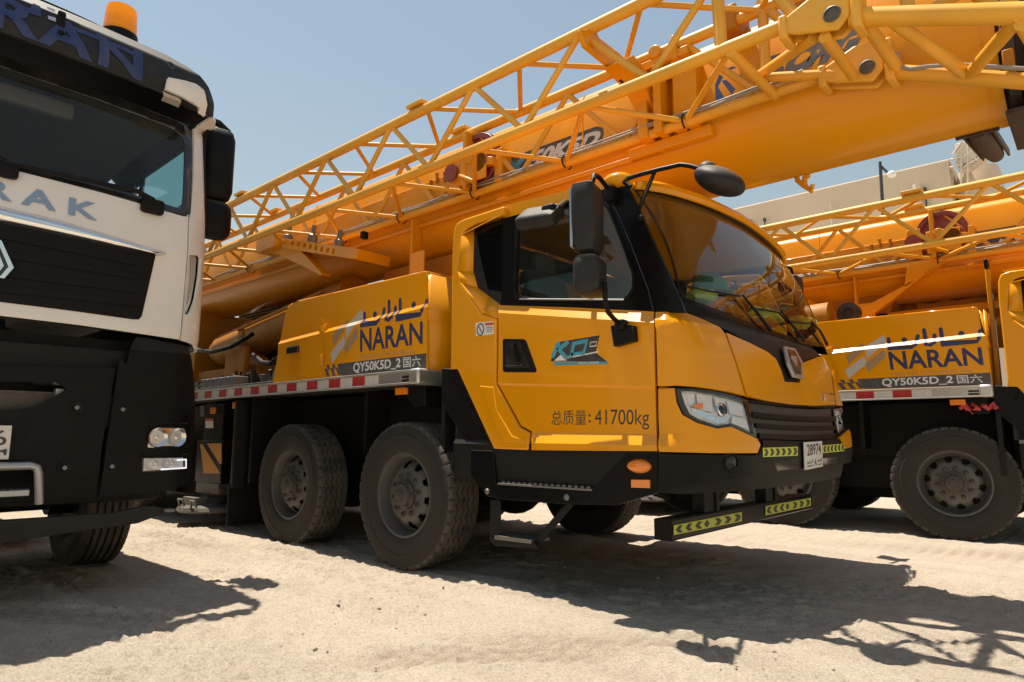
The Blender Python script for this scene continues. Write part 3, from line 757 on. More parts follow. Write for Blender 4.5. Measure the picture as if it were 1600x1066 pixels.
# chevron strips on the bumper
def lerp2(a, b2, t): return (a[0]+(b2[0]-a[0])*t, a[1]+(b2[1]-a[1])*t)
def chevrons(name, q, n, dirs, sk_panel, parent):
    BL, BR, TR, TL = q
    o = sk_panel(name, [BL, BR, TR, TL], 'reflective lime', 0.014, parent)
    def at(u, t): return lerp2(lerp2(BL, BR, u), lerp2(TL, TR, u), t)
    for k in range(n):
        u0 = (k+0.18)/n; wd = 0.42/n; tip = 0.30/n*dirs[k]
        if dirs[k] < 0: u0 += 0.30/n
        if dirs[k] == 0:
            pl = [at(u0+.2/n-.28/n, .5), at(u0+.2/n, .1), at(u0+.2/n+.28/n, .5), at(u0+.2/n, .9)]
        else: pl = [at(u0, .12), at(u0+wd, .12), at(u0+wd+tip, .5), at(u0+wd, .88), at(u0, .88), at(u0+tip, .5)]
        sk_panel('chevron', pl, 'decal black', 0.0165, o)
def skp(name, px, mt, off, parent): return panel(name, px, mt, off, solid=0.002, bev=0, parent=parent, nv=NZ, sub=3)
chevrons('reflective_strip', [(1188.8, 713.8), (1242.9, 711.6), (1242.9, 697.9), (1188.5, 699.8)], 6, [1]*6, skp, bumper)
chevrons('reflective_strip', [(1281.9, 707.9), (1316, 704.5), (1316, 693), (1281.9, 696)], 6, [-1]*6, skp, bumper)
# fog lamp let into the bumper corner
s, v = SK.inv(1141, 723); p = NOSE(s, v); n = SK.nrm(s, v)
m = M(); m.lathe([(0.052, -.02), (0.052, 0.012), (0.044, 0.016), (0.040, 0.004), (0.0, 0.004)], p, n, 24, cap=False); fg = m.build('fog_lamp', 'black plastic', crane)
m = M(); m.lathe([(0.039, 0.010), (0.03, 0.014), (0.0, 0.017)], p-n*0.002, n, 20, cap=False); m.build('lens', 'lamp lens', fg)
m = M(); m.lathe([(0.038, 0.004), (0.02, .002), (0.0, .001)], p+n*0.004, n, 20, cap=False); m.build('reflector', 'dark steel', fg)
# number plate
P = {}
for k, q in dict(BL=(1250.5, 733), BR=(1278.5, 727.5), TR=(1277, 689.5), TL=(1249, 691.5)).items():
    s, v = SK.inv(*q); P[k] = NOSE(s, v)+SK.nrm(s, v)*0.03
npn = (P['BR']-P['BL']).cross(P['TL']-P['BL']).normalized()
m = M(); m.plate([[P['BL'], P['BR'], P['TR'], P['TL']]], npn*-0.008); pl = m.build('number_plate', 'decal white', crane, bevel=0.002)
def qd(u, t, P=P): return P['BL']*(1-u)*(1-t)+P['BR']*u*(1-t)+P['TL']*(1-u)*t+P['TR']*u*t
m = M()
add_text(m, '28974', qd(.12, .50), qd(.90, .50), qd(.12, .93), qd(.90, .93), npn, 0.012, lift=0.0015)
add_text(m, 'A', qd(.50, .10), qd(.62, .10), qd(.50, .36), qd(.62, .36), npn, 0.02, lift=0.0015)
for u0, u1 in ((.10, .42), (.68, .94)):                      # two short Arabic words as pen strokes
    for pts in ([(u0, .30), (u0+.02, .24), (u0+.12, .23), (u0+.14, .31)], [(u0+.16, .24), (u1-.08, .24), (u1-.06, .32)], [(u1-.02, .36), (u1-.02, .24)], [(u0+.02, .12), (u1-.10, .12)], [(u1-.07, .14), (u1-.02, .11)]):
        stroke(m, [qd(*q)+npn*0.003 for q in pts], 0.006, npn)
m.build('plate_lettering', 'decal black', pl, recalc=False)
# emblem on the cowl
def on_skin(px, py, off):
    s, v = SK.inv(px, py); return NOSE(s, v)+SK.nrm(s, v)*off
m = M(); q = [(1218.5, 544), (1236, 547.5), (1248, 569), (1248.5, 594), (1233.5, 591.5), (1224, 570)]
A = [on_skin(*p, 0.012) for p in q]; n = (A[1]-A[0]).cross(A[-1]-A[0]).normalized(); n = n if n.x > 0 else -n
m.plate([A], n*0.02); em = m.build('emblem', 'emblem silver', crane, bevel=0.006)
m = M(); m.plate([[on_skin(*p, 0.03)+n*.003 for p in [(1224, 549.5), (1234, 552), (1243.5, 571), (1243.5, 588), (1236, 586.5), (1229, 570)]]], n*0.004); m.build('emblem_field', 'gloss black', em, bevel=.001)
m = M(); m.plate([[on_skin(*p, 0.033)+n*.005 for p in [(1227, 560), (1236, 561.5), (1241, 574), (1239, 585), (1236, 575), (1231, 572)]]], n*0.004); m.build('emblem_ray', 'emblem silver', em, bevel=.001)
m = M(); A = [on_skin(*p, 0.010) for p in [(1283, 616), (1298, 615), (1300, 625.5), (1285, 627)]]; m.plate([A], Vector((0.012, 0, 0))); bd = m.build('nameplate', 'chrome', crane, bevel=0.003)

# headlamps ---------------------------------------------------------------------------------------------------
def headlamp(px_bezel, px_lens, split, circ, amber, leds):
    h = panel('headlight', px_bezel, 'gloss black', -0.006, [px_lens], nv=NZ, bev=0)
    panel('lamp_bowl', px_lens, 'lamp bowl', -0.030, parent=h, solid=0.003, bev=0, nv=NZ)
    rs = random.Random(4)
    if split:                              # facets of the reflector bowls
        for k in range(len(split)):
            panel('facet', split[k], ('lamp bowl', 'decal white', 'reflector', 'lamp bowl')[k % 4], -0.022+0.006*(k % 3), parent=h, solid=0.003, bev=0.001, nv=NZ)
    for (cx, cy, r) in circ:
        s, v = SK.inv(cx, cy); p = NOSE(s, v); n = SK.nrm(s, v)
        m = M(); m.lathe([(r, -.04), (r, -.006), (r*.82, -.002), (r*.78, -.014), (0.0, -.018)], p, n, 24, cap=False); m.build('projector_ring', 'chrome', h)
        m = M(); m.lathe([(r*.76, -.016), (r*.6, -.008), (r*.3, -.003), (0, -.001)], p, n, 20, cap=False); m.build('projector_lens', 'dark glass', h)
    if amber: panel('turn_signal', amber, 'amber lens', -0.006, parent=h, solid=0.01, bev=0.002, nv=NZ)
    m = M()
    for k in range(len(leds)-1):
        for j in range(5):
            q = lerp2(leds[k], leds[k+1], (j+.5)/5); p = on_skin(*q, -.012); m.ell(p, 0.010, 8, 5)
    m.build('lamp_beads', 'decal white', h)
    panel('lens', px_lens, 'lamp lens', 0.002, parent=h, solid=0.0, bev=0, nv=NZ)
    return h
headlamp([(1056, 607.5), (1082, 607), (1112, 610), (1142, 616), (1172, 625.5), (1178, 648), (1184, 684), (1142, 665.5), (1119, 668.5), (1089, 659.5), (1068, 647), (1059.5, 629)],
         [(1063.5, 610.5), (1090, 611.5), (1117, 615.5), (1143, 621), (1168, 629), (1174, 650), (1180, 678.5), (1142, 661.5), (1121, 665), (1093, 656.5), (1078, 648), (1069, 630)],
         [[(1070, 614), (1088, 615), (1086, 634), (1077, 633)], [(1090, 614), (1115, 618), (1117, 644), (1092, 640)], [(1080, 637), (1117, 647), (1121, 661), (1084, 647)], [(1139, 624), (1165, 632), (1168, 650), (1146, 646)], [(1148, 650), (1169, 654), (1175, 672), (1146, 660)], [(1118, 620), (1136, 624), (1134, 632), (1120, 634)], [(1120, 650), (1138, 652), (1138, 659), (1123, 662)]],
         [(1130, 639.5, 0.036)], [(1084, 631), (1099, 630), (1099, 638), (1086, 639)], [(1067, 614), (1073, 632), (1080, 645), (1094, 653), (1119, 661)])
headlamp([(1303.5, 640), (1321.5, 635.5), (1325.5, 669), (1310, 682), (1306, 660)], [(1306, 642), (1319.5, 639), (1323.5, 666.5), (1311, 677), (1308.5, 660)], [], [(1315, 655, 0.035)], None, [(1308, 644), (1312, 674)])

# ---- upper cab ------------------------------------------------------------------------------------------------
YU = YS+0.05
WIN = rounded([(806, 347), (840, 333), (880, 322), (941, 313), (951, 325), (970, 371), (991, 430), (991, 452), (978, 470), (960, 471), (808, 470), (802, 455)], 9)
frame = plane_plate('door_frame', [(783.5, 342), (882, 315.5), (948, 294), (979, 291), (985.5, 302), (1063, 469), (1070, 489), (1023, 487), (783.5, 478)], YU, 'black paint', 0.03, [WIN], bev=0.006); far(frame)
win_in = [lerp2(p, (895, 405), 0.035) for p in WIN]
wf = plane_plate('window_frame', [lerp2(p, (895, 405), -0.012) for p in WIN], YU-0.010, 'black plastic', 0.03, [win_in], bev=0.004, parent=frame)
gl = plane_plate('side_window', win_in, YU+0.004, 'side glass', 0.004, bev=0); far(gl)
qg = plane_plate('quarter_window', [(740, 356), (783, 343), (783, 477), (781, 476), (747, 450), (739, 424)], YU, 'dark glass', 0.006, bev=0); far(qg)
m = M(); m.bar(onY(812, 467.5, YU-.012), onY(975, 468.5, YU-.012), 0.006, 8); m.build('sill_trim', 'aluminium', frame)
m = M(); m.tube([onY(950, 300, YU-.004), onY(985, 380, YU-.004), onY(1012, 450, YU-.004), onY(1021, 486, YU-.004)], 0.004, 6); m.build('pillar_seam', 'gloss black', frame)
# roof: side rail, top skin, rear wall
rr = plane_plate('roof_rail', [(722, 343), (787, 321.5), (880, 299), (945, 279.5), (962, 276.5), (975, 281), (984, 292), (949, 296), (882, 316), (787, 343), (742, 357), (733, 352)], YS+0.068, 'yellow paint', 0.06, bev=0.02, rnd=4); far(rr)
zr = onY(722, 343, YS+.012).z
TB = [(-2.02, -1.21, 2.455), (-1.935, -.95, 2.47), (-1.89, -.6, 2.49), (-1.87, -.3, 2.50), (-1.862, 0, 2.505)]
BB = [(-1.715, -1.235, 1.715), (-1.665, -1.06, 1.69), (-1.62, -.7, 1.655), (-1.60, -.35, 1.637), (-1.595, 0, 1.63)]
def catm(P, t):
    n = len(P)-1; i = min(n-1, int(t*n)); f = t*n-i; p = [Vector(P[max(0, min(n, i+k))]) for k in (-1, 0, 1, 2)]
    return 0.5*((2*p[1])+(p[2]-p[0])*f+(2*p[0]-5*p[1]+4*p[2]-p[3])*f*f+(3*p[1]-p[0]-3*p[2]+p[3])*f**3)
def sym(P): 
    full = P+[(x, -y, z) for x, y, z in P[::-1][1:]]
    return [(x, YC+y, z) for x, y, z in full]
TB2, BB2 = sym(TB), sym(BB)
def GLASS(u, t):
    a, b2 = catm(BB2, u), catm(TB2, u); p = a.lerp(b2, t); p.x += 0.05*math.sin(PI*t); p.z += 0.012*math.sin(PI*t); return p
m = M(); m.grid(lambda u, t: GLASS(u, t), 48, 10); m.build('windscreen', 'windscreen glass', crane, recalc=False)
GS = Skin(GLASS, (0.0, 1.0), (0.0, 1.0), 0.02, 0.05)
m = M()                                    # black ceramic border of the screen
for a, b2, c, d in ((0, 1, 0, .035), (0, .018, .035, 1), (.982, 1, .035, 1), (.018, .982, .975, 1)):
    m.grid(lambda u, t, a=a, b2=b2, c=c, d=d: GLASS(a+(b2-a)*u, c+(d-c)*t)+Vector((0.004, 0, 0.002)), 40 if b2-a > .5 else 2, 2 if b2-a > .5 else 10)
m.build('windscreen_border', 'black paint', crane, recalc=False)
def roof_pt(u, t):                         # t 0 = front brow, 1 = rear
    f = catm(TB2, u)+Vector((0.02, 0, 0.01)); e = 1-abs(2*u-1)
    xr_ = -3.47
    x = f.x+(xr_-f.x)*t; z = f.z+0.04*smooth(0, .05, t)+(zr-2.53)*t+0.05*smooth(0, .25, e) - (0.05*smooth(.9, 1, t))
    y = f.y if t < .02 else f.y+(YC+(2*u-1)*1.222-f.y)*smooth(0, .15, t)
    return Vector((x, y, z))
m = M(); m.grid(lambda u, t: roof_pt(u, t**1.5), 32, 16); m.build('roof', 'yellow paint', crane, solid=0.05, recalc=True)
m = M(); m.grid(lambda u, t: catm(TB2, u)+Vector((0.012+0.014*t, 0, -0.005+0.040*t)), 36, 3); m.build('roof_brow', 'yellow paint', crane, solid=0.03)
m = M(); m.ell(onY(965, 284, YS+.07), (0.10, .085, .05)); m.build('roof_corner_cap', 'yellow paint', crane)
m = M(); ya, yb_ = YS+.06, 2*YC-YS-.06
m.plate([[(-3.5, ya, .95), (-3.5, yb_, .95), (-3.5, yb_, zr-.05), (-3.5, ya, zr-.05)], [(-3.5, 3.9, 1.95), (-3.5, 5.2, 1.95), (-3.5, 5.2, 2.33), (-3.5, 3.9, 2.33)]], (.04, 0, 0)); m.build('rear_wall', 'interior dark', crane)
m = M(); m.box(-3.46, -1.95, YS+.08, 2*YC-YS-.08, 0.92, 0.97); m.build('cab_floor', 'interior dark', crane)
# wipers on the screen
def on_glass(px, py, o=0.015):
    s, v = GS.inv(px, py); return GLASS(s, v)+Vector((o, 0, o*.6))
for bl_, arm in (([(1067, 450), (1095, 456), (1124, 461), (1152, 465.5)], [(1152, 465.5), (1172, 489), (1197, 521)]), ([(1170, 484), (1192, 487), (1214, 491), (1229, 508)], [(1214, 491), (1232, 514), (1250, 536)]), ([(1234, 505), (1252, 507), (1262, 507), (1271, 513)], [(1262, 507), (1276, 522), (1291, 541)])):
    m = M(); m.tube([on_glass(*p) for p in bl_], 0.007, 8); wp = m.build('wiper', 'black plastic', crane)
    m = M(); m.tube([on_glass(*p, .03) for p in arm], [0.006, 0.009, 0.013], 8); m.build('wiper_arm', 'black plastic', wp)
# interior
m = M(); m.grid(lambda u, t: Vector((-1.70-0.42*t-0.06*abs(2*u-1)**2, YS+.12+u*(2*(YC-YS)-.24), 1.60+0.03*math.sin(t*3)-0.12*smooth(.7, 1, t))), 16, 8); m.build('dashboard', 'interior dark', crane, solid=.04)
for y in (YC-.62, YC+.62):
    m = M(); m.rbox((-2.9, y, 1.45), (.27, .25, .08), .05); st_ = m.build('seat', 'interior grey', crane)
    rot = Matrix.Rotation(-0.16, 3, 'Y')
    m = M(); m.rbox((-3.14, y, 1.85), (.07, .25, .38), .06, rot); m.build('backrest', 'interior grey', st_)
    m = M(); m.rbox((-3.20, y, 2.30), (.05, .13, .09), .04, rot); m.build('headrest', 'interior grey', st_)
m = M(); cw = Vector((-2.35, YC+.6, 1.78)); ax = Vector((-0.55, 0, 0.83)); u_ = ax.orthogonal().normalized(); w_ = ax.cross(u_)
m.tube([cw+(u_*math.cos(2*PI*k/28)+w_*math.sin(2*PI*k/28))*.22 for k in range(28)], .016, 8, closed=True); m.bar(cw+u_*.21, cw-u_*.21, .012); m.bar(cw, cw-ax*.4, .03); m.build('steering_wheel', 'interior dark', crane)
m = M(); m.box(-3.45, -3.43, YC-.9, YC+.9, 1.3, 1.75); m.build('rear_trim', 'cream trim', crane)

# ---- side mirrors ---------------------------------------------------------------------------------------------
ym = 2.97
a, b2 = onY(916, 291, ym), onY(920, 398, ym)
def mirror(a, b2, c, sgn, name):
    cz = (a.z+b2.z)/2; m = M(); X0 = (a.x+b2.x)/2
    def tp(p): return Vector((p.x*(1-.12*(p.z < 0)*abs(p.z)/.19), p.y*(1-0.10*max(0, -p.z)/.19), p.z))
    m.rbox((X0, a.y, cz), (0.070, 0.105, (a.z-b2.z)/2), 0.035, Matrix.Rotation(sgn*0.25, 3, 'Z'), 6, tp); o = m.build(name, 'dusty black plastic', crane)
    m = M(); m.rbox((X0-.062, a.y-sgn*.016, cz), (0.012, 0.092, (a.z-b2.z)/2-.03), 0.008, Matrix.Rotation(sgn*0.25, 3, 'Z')); m.build('mirror_glass', 'mirror glass', o)
    m = M(); m.rbox((X0+.012, a.y, (b2.z+c.z)/2-.005), (0.075, 0.105, (b2.z-c.z)/2-.006), 0.05, Matrix.Rotation(sgn*0.25, 3, 'Z'), 6); m.build('lower_mirror', 'dusty black plastic', o)
    return o
c = onY(927, 462, ym)
mr = mirror(a, b2, c, 1, 'side_mirror')
m = M(); pu = [Vector((a.x+.02, ym, a.z-.05)), onY(927, 280, ym+.02), onY(929, 273.5, ym+.05), onY(936, 277, ym+.12), onY(951, 296, YS+.01)]; m.tube(pu, .014, 10); m.rbox(onY(955, 304, YS+.02), (.03, .04, .05), .012)
m.build('mirror_arm', 'black plastic', mr)
m = M(); m.tube([onY(945, 440, ym), onY(946, 470, ym), onY(950, 488, ym+.04), onY(960, 499, ym+.14), onY(972, 508, YS-.02)], .014, 10)
q0 = [onY(x, y, YS-.002) for x, y in ((961, 511), (975, 507), (996, 510), (998, 534), (966, 543))]; m.plate([q0], (0, -.05, 0)); m.rbox(onY(971, 508, YS-.05), (.03, .035, .03), .01)
m.build('mirror_arm', 'black plastic', mr, bevel=.004)
# far mirror
yf = 6.13; a2, b3 = onY(1238, 432, yf), onY(1243, 488, yf); m = M(); m.rbox((a2.x, yf, (a2.z+b3.z)/2), (.07, .1, (a2.z-b3.z)/2), .035, None, 6); mf = m.build('side_mirror', 'dusty black plastic', crane)
m = M(); m.tube([onY(1216, 414, 5.86), onY(1222, 415, 5.95), onY(1236, 420, yf), onY(1240, 434, yf)], .014, 8); m.build('mirror_arm', 'black plastic', mf)
# front proximity mirror over the screen
yp = 3.42
cm = onY(1124, 283, yp); ax = (onY(1160, 296, yp)-onY(1086, 272, yp)); rot = Matrix.Rotation(math.atan2(-ax.z, ax.x), 3, 'Y')
m = M(); m.ell(cm, (0.155, 0.13, 0.075), 24, 14, rot); m.ell(onY(1106, 266, yp), (0.055, .06, .05), 14, 10, rot); pm = m.build('front_mirror', 'dusty black plastic', crane)
m = M(); m.tube([onY(985, 292, YS+.03), onY(976, 285, YS+.03), onY(981, 279, YS+.04), onY(1000, 273, yp-.05), onY(1030, 265, yp), onY(1063, 257.5, yp), onY(1076, 259, yp), onY(1095, 264, yp)], .014, 10)
m.sqbar(onY(1023, 268, yp), onY(997, 330, YS+.05), .03, .012); m.ell(onY(1001, 341, YS+.04), .02); m.build('mirror_arm', 'black plastic', pm)
# small close-range mirror over the door window
m = M(); m.rbox(onY(843, 340, 3.12), (.150, .085, .05), .035, Matrix.Rotation(.75, 3, 'X') @ Matrix.Rotation(.10, 3, 'Y'), 6); km = m.build('kerb_mirror', 'dusty black plastic', crane)
m = M(); m.rbox(onY(860, 328, 3.12), (.05, .04, .03), .02); m.bar(onY(872, 325, 3.14), onY(884, 316, YU), .02); m.build('mirror_arm', 'black plastic', km)

# ---- door furniture and lettering -----------------------------------------------------------------------------
hd = plane_plate('door_handle', rounded([(785.5, 529.5), (820.5, 530), (838, 579), (836, 582), (785.5, 581.5)], 4), YS-.012, 'black plastic', .02, parent=door)
plane_plate('handle_recess', rounded([(790, 534), (813, 534), (828, 575), (790, 575)], 4), YS-.0135, 'gloss black', .004, parent=hd, bev=0)
m = M(); m.tube([onY(800, 537, YS-.03), onY(802, 550, YS-.04), onY(808, 566, YS-.03)], [.012, .014, .01], 8); m.bar(onY(790, 573, YS-.018), onY(816, 571.5, YS-.018), .004); m.build('grip', 'black plastic', hd)
YD = YS-.0063; UP = Vector((0, -1, 0))
o = plane_plate('door_emblem', [(871, 534.6), (937, 524), (930.6, 550.7), (949, 565.7), (860, 564.6)], YD, 'decal black', .0003, bev=0, parent=door)
plane_plate('emblem_band', [(862, 566), (948, 565.2), (951, 568), (948, 569), (868, 571)], YD-.0003, 'decal cyan', .0003, bev=0, parent=o)
m = M(); z4 = lambda pts: [onY(x, y, YD-.0006) for x, y in Z(680, 240, 2.665, pts)]
for pts, wd in (([(515, 785), (488, 850)], .030), ([(555, 783), (515, 815), (545, 850)], .028), ([(578, 788), (566, 845), (545, 850)], .024), ([(572, 792), (632, 780), (618, 832), (566, 838)], .024)): stroke(m, z4(pts), wd, UP, round_caps=False)
m.build('emblem_letters', 'decal cyan', o, recalc=False)
m = M(); m.plate([z4([(495, 863), (522, 838), (548, 862)])], (0, .0002, 0)); stroke(m, z4([(535, 852), (610, 840), (680, 825)]), .008, UP, round_caps=False)
stroke(m, z4([(646, 787), (673, 783), (669, 801), (644, 804), (646, 787)]), .005, UP, round_caps=False); add_text(m, 'TRUCK CRANE', *z4([(595, 878), (680, 874), (595, 869), (680, 865)]), UP, .01, .2, lift=.0004)
m.build('emblem_marks', 'decal white', o, recalc=False)
m = M(); z6 = lambda pts: [onY(x, y, YS+.0058) for x, y in Z(700, 560, 3.33, pts)]
add_text(m, '总质量', *z6([(538, 347), (720, 347), (538, 271), (720, 269)]), UP, .0, lift=.0004)
add_text(m, ':', *z6([(731, 334), (743, 334), (731, 290), (743, 290)]), UP, .01, lift=.0004)
add_text(m, '41700kg', *z6([(764, 371), (1047, 371), (764, 266), (1047, 266)]), UP, .0, lift=.0004)
m.build('weight_lettering', 'decal black', door, recalc=False)
lab = plane_plate('warning_label', [(743, 504.5), (771.5, 502), (771.5, 522), (743.5, 525.5)], YS-.0006, 'decal white', .0005, bev=0, parent=rear)
m = M(); z4b = lambda pts: [onY(x, y, YS-.0012) for x, y in Z(680, 240, 2.665, pts)]
cpt = z4b([(188, 733)])[0]
stroke(m, [cpt+Vector((math.cos(a)*.032, 0, math.sin(a)*.04)) for a in [2*PI*k/20 for k in range(21)]], .009, UP, round_caps=False); stroke(m, [cpt+Vector((-.02, 0, .028)), cpt+Vector((.02, 0, -.028))], .008, UP)
for y in (726, 734, 742): stroke(m, z4b([(212, y), (238, y-2)]), .004, UP, round_caps=False)
m.build('label_print', 'decal black', lab, recalc=False)
m = M(); m.plate([z4b([(208, 706), (243, 703), (243, 713), (208, 716)])], (0, .0003, 0)); m.build('label_header', 'warn red', lab)

# ---- skirt, steps ---------------------------------------------------------------------------------------------
sk1 = plane_plate('skirt', [(735, 703), (771, 704.5), (774, 757), (925, 766), (978, 708.5), (1028.5, 708.5), (1027.5, 770), (961, 790), (886, 788.5), (786, 781), (760, 776), (735, 742)], YS, 'black paint', .04, bev=.006)
plane_plate('skirt_recess', [(768, 700), (985, 706), (930, 772), (768, 764)], YS+.10, 'black paint', .02, parent=sk1)
plane_plate('arch_trim', [(690, 575), (713.5, 577.5), (772, 703), (735, 703), (690, 630)], YS+.02, 'black plastic', .5, bev=.006)
a, b2 = onY(778, 756.5, YS), onY(925, 765.5, YS); zt = (a.z+b2.z)/2
m = M(); m.box(a.x, b2.x, YS-.004, YS+.10, zt-.006, zt+.006); tr = m.build('step_tread', 'worn steel', crane, bevel=.002)
m = M(); rs = random.Random(2)
for k in range(16): m.box(a.x+.03+k*.045, a.x+.055+k*.045, YS+.005, YS+.02, zt+.006, zt+.018); m.box(a.x+.05+k*.045, a.x+.07+k*.045, YS+.05, YS+.065, zt+.006, zt+.018)
m.build('grip_teeth', 'worn steel', tr)
for p in ((761.5, 768), (885.5, 777)):
    m = M(); m.lathe([(.02, -.004), (.02, .004), (.012, .012), (0, .013)], onY(*p, YS), (0, -1, 0), 12, cap=False); m.build('bolt', 'worn steel', sk1)
for k, (x, y) in enumerate(((733, 633), (755, 682), (714, 600))):
    m = M(); m.lathe([(.016, 0), (.014, .007), (0, .011)], onY(x, y, YS+.018), (0, -1, 0), 10, cap=False); m.build('bolt', 'black paint', sk1)
ls = M(); q = onY(776, 790, YS)
ls.hexa([onY(x, y, YS+.03) for x, y in ((766, 780), (783, 782), (783, 846), (766, 848))], [onY(x, y, YS+.06)  for x, y in ((766, 780), (783, 782), (783, 846), (766, 848))])
ls.hexa([onY(x, y, YS+.03) for x, y in ((884, 786), (898, 788), (844, 852), (830, 850))], [onY(x, y, YS+.06) for x, y in ((884, 786), (898, 788), (844, 852), (830, 850))])
ls.hexa([onY(x, y, YS+.005) for x, y in ((766, 839), (836, 848), (842, 858), (772, 853))], [onY(x, y, YS+.20) for x, y in ((766, 839), (836, 848), (842, 858), (772, 853))])
lst = ls.build('lower_step', 'chassis black', crane, bevel=.006)
m = M(); A = [onY(x, y, YS+.002) for x, y in ((772, 836), (830, 844), (830, 850), (772, 843))]; m.hexa(A, [p+Vector((0, .19, .0)) for p in A]); m.build('tread', 'worn steel', lst, bevel=.003)
mk = M(); p = onY(999, 728.5, YS); mk.ell(p, (.078, .03, .036), 24, 12); o = mk.build('side_marker', 'amber lens', crane)
mk = M(); mk.ell(p+Vector((0, .01, 0)), (.085, .022, .043), 24, 12); mk.build('marker_rim', 'amber lens', o)
plane_plate('side_reflector', [(985.5, 749.5), (1015, 750), (1015, 763), (985.5, 762)], YS-.012, 'amber lens', .014, bev=.003)

# ---- front under-run bar --------------------------------------------------------------------------------------
XB = -1.85
a, b2 = onX(1049.5, 846.8, XB), onX(1049.5, 812.3, XB); e = onX(1266, 784, XB)
m = M(); m.box(XB-.11, XB, a.y, 2*YC-a.y, a.z, b2.z); bar = m.build('under_run_bar', 'black paint', crane, bevel=.008)
for yy in (onX(1112, 780, XB).y, onX(1205, 760, XB).y):
    m = M(); m.box(XB-.09, XB-.01, yy-.08, yy+.08, b2.z, .86); m.box(XB-.012, XB+.004, yy+.06, yy+.10, b2.z-.0, .9); m.build('bar_bracket', 'chassis black', bar, bevel=.004)
m = M(); m.bar(onX(1110, 790, XB-.2), onX(1137, 750, XB-.2), .012); m.build('stay', 'dark steel', bar)
def barp(name, px, mt, off, parent):
    m = M(); m.plate([[onX(x, y, XB)+Vector((off-.010, 0, 0)) for x, y in px]], (.0015, 0, 0)); return m.build(name, mt, parent)
chevrons('reflective_strip', [(1051.6, 836), (1158, 814.5), (1158, 800), (1051.6, 821)], 7, [-1, -1, -1, 0, 1, 1, 1], barp, bar)
chevrons('reflective_strip', [(1195, 805.5), (1265.8, 790.5), (1265.8, 778), (1195, 791)], 7, [-1, -1, -1, 0, 1, 1, 1], barp, bar)
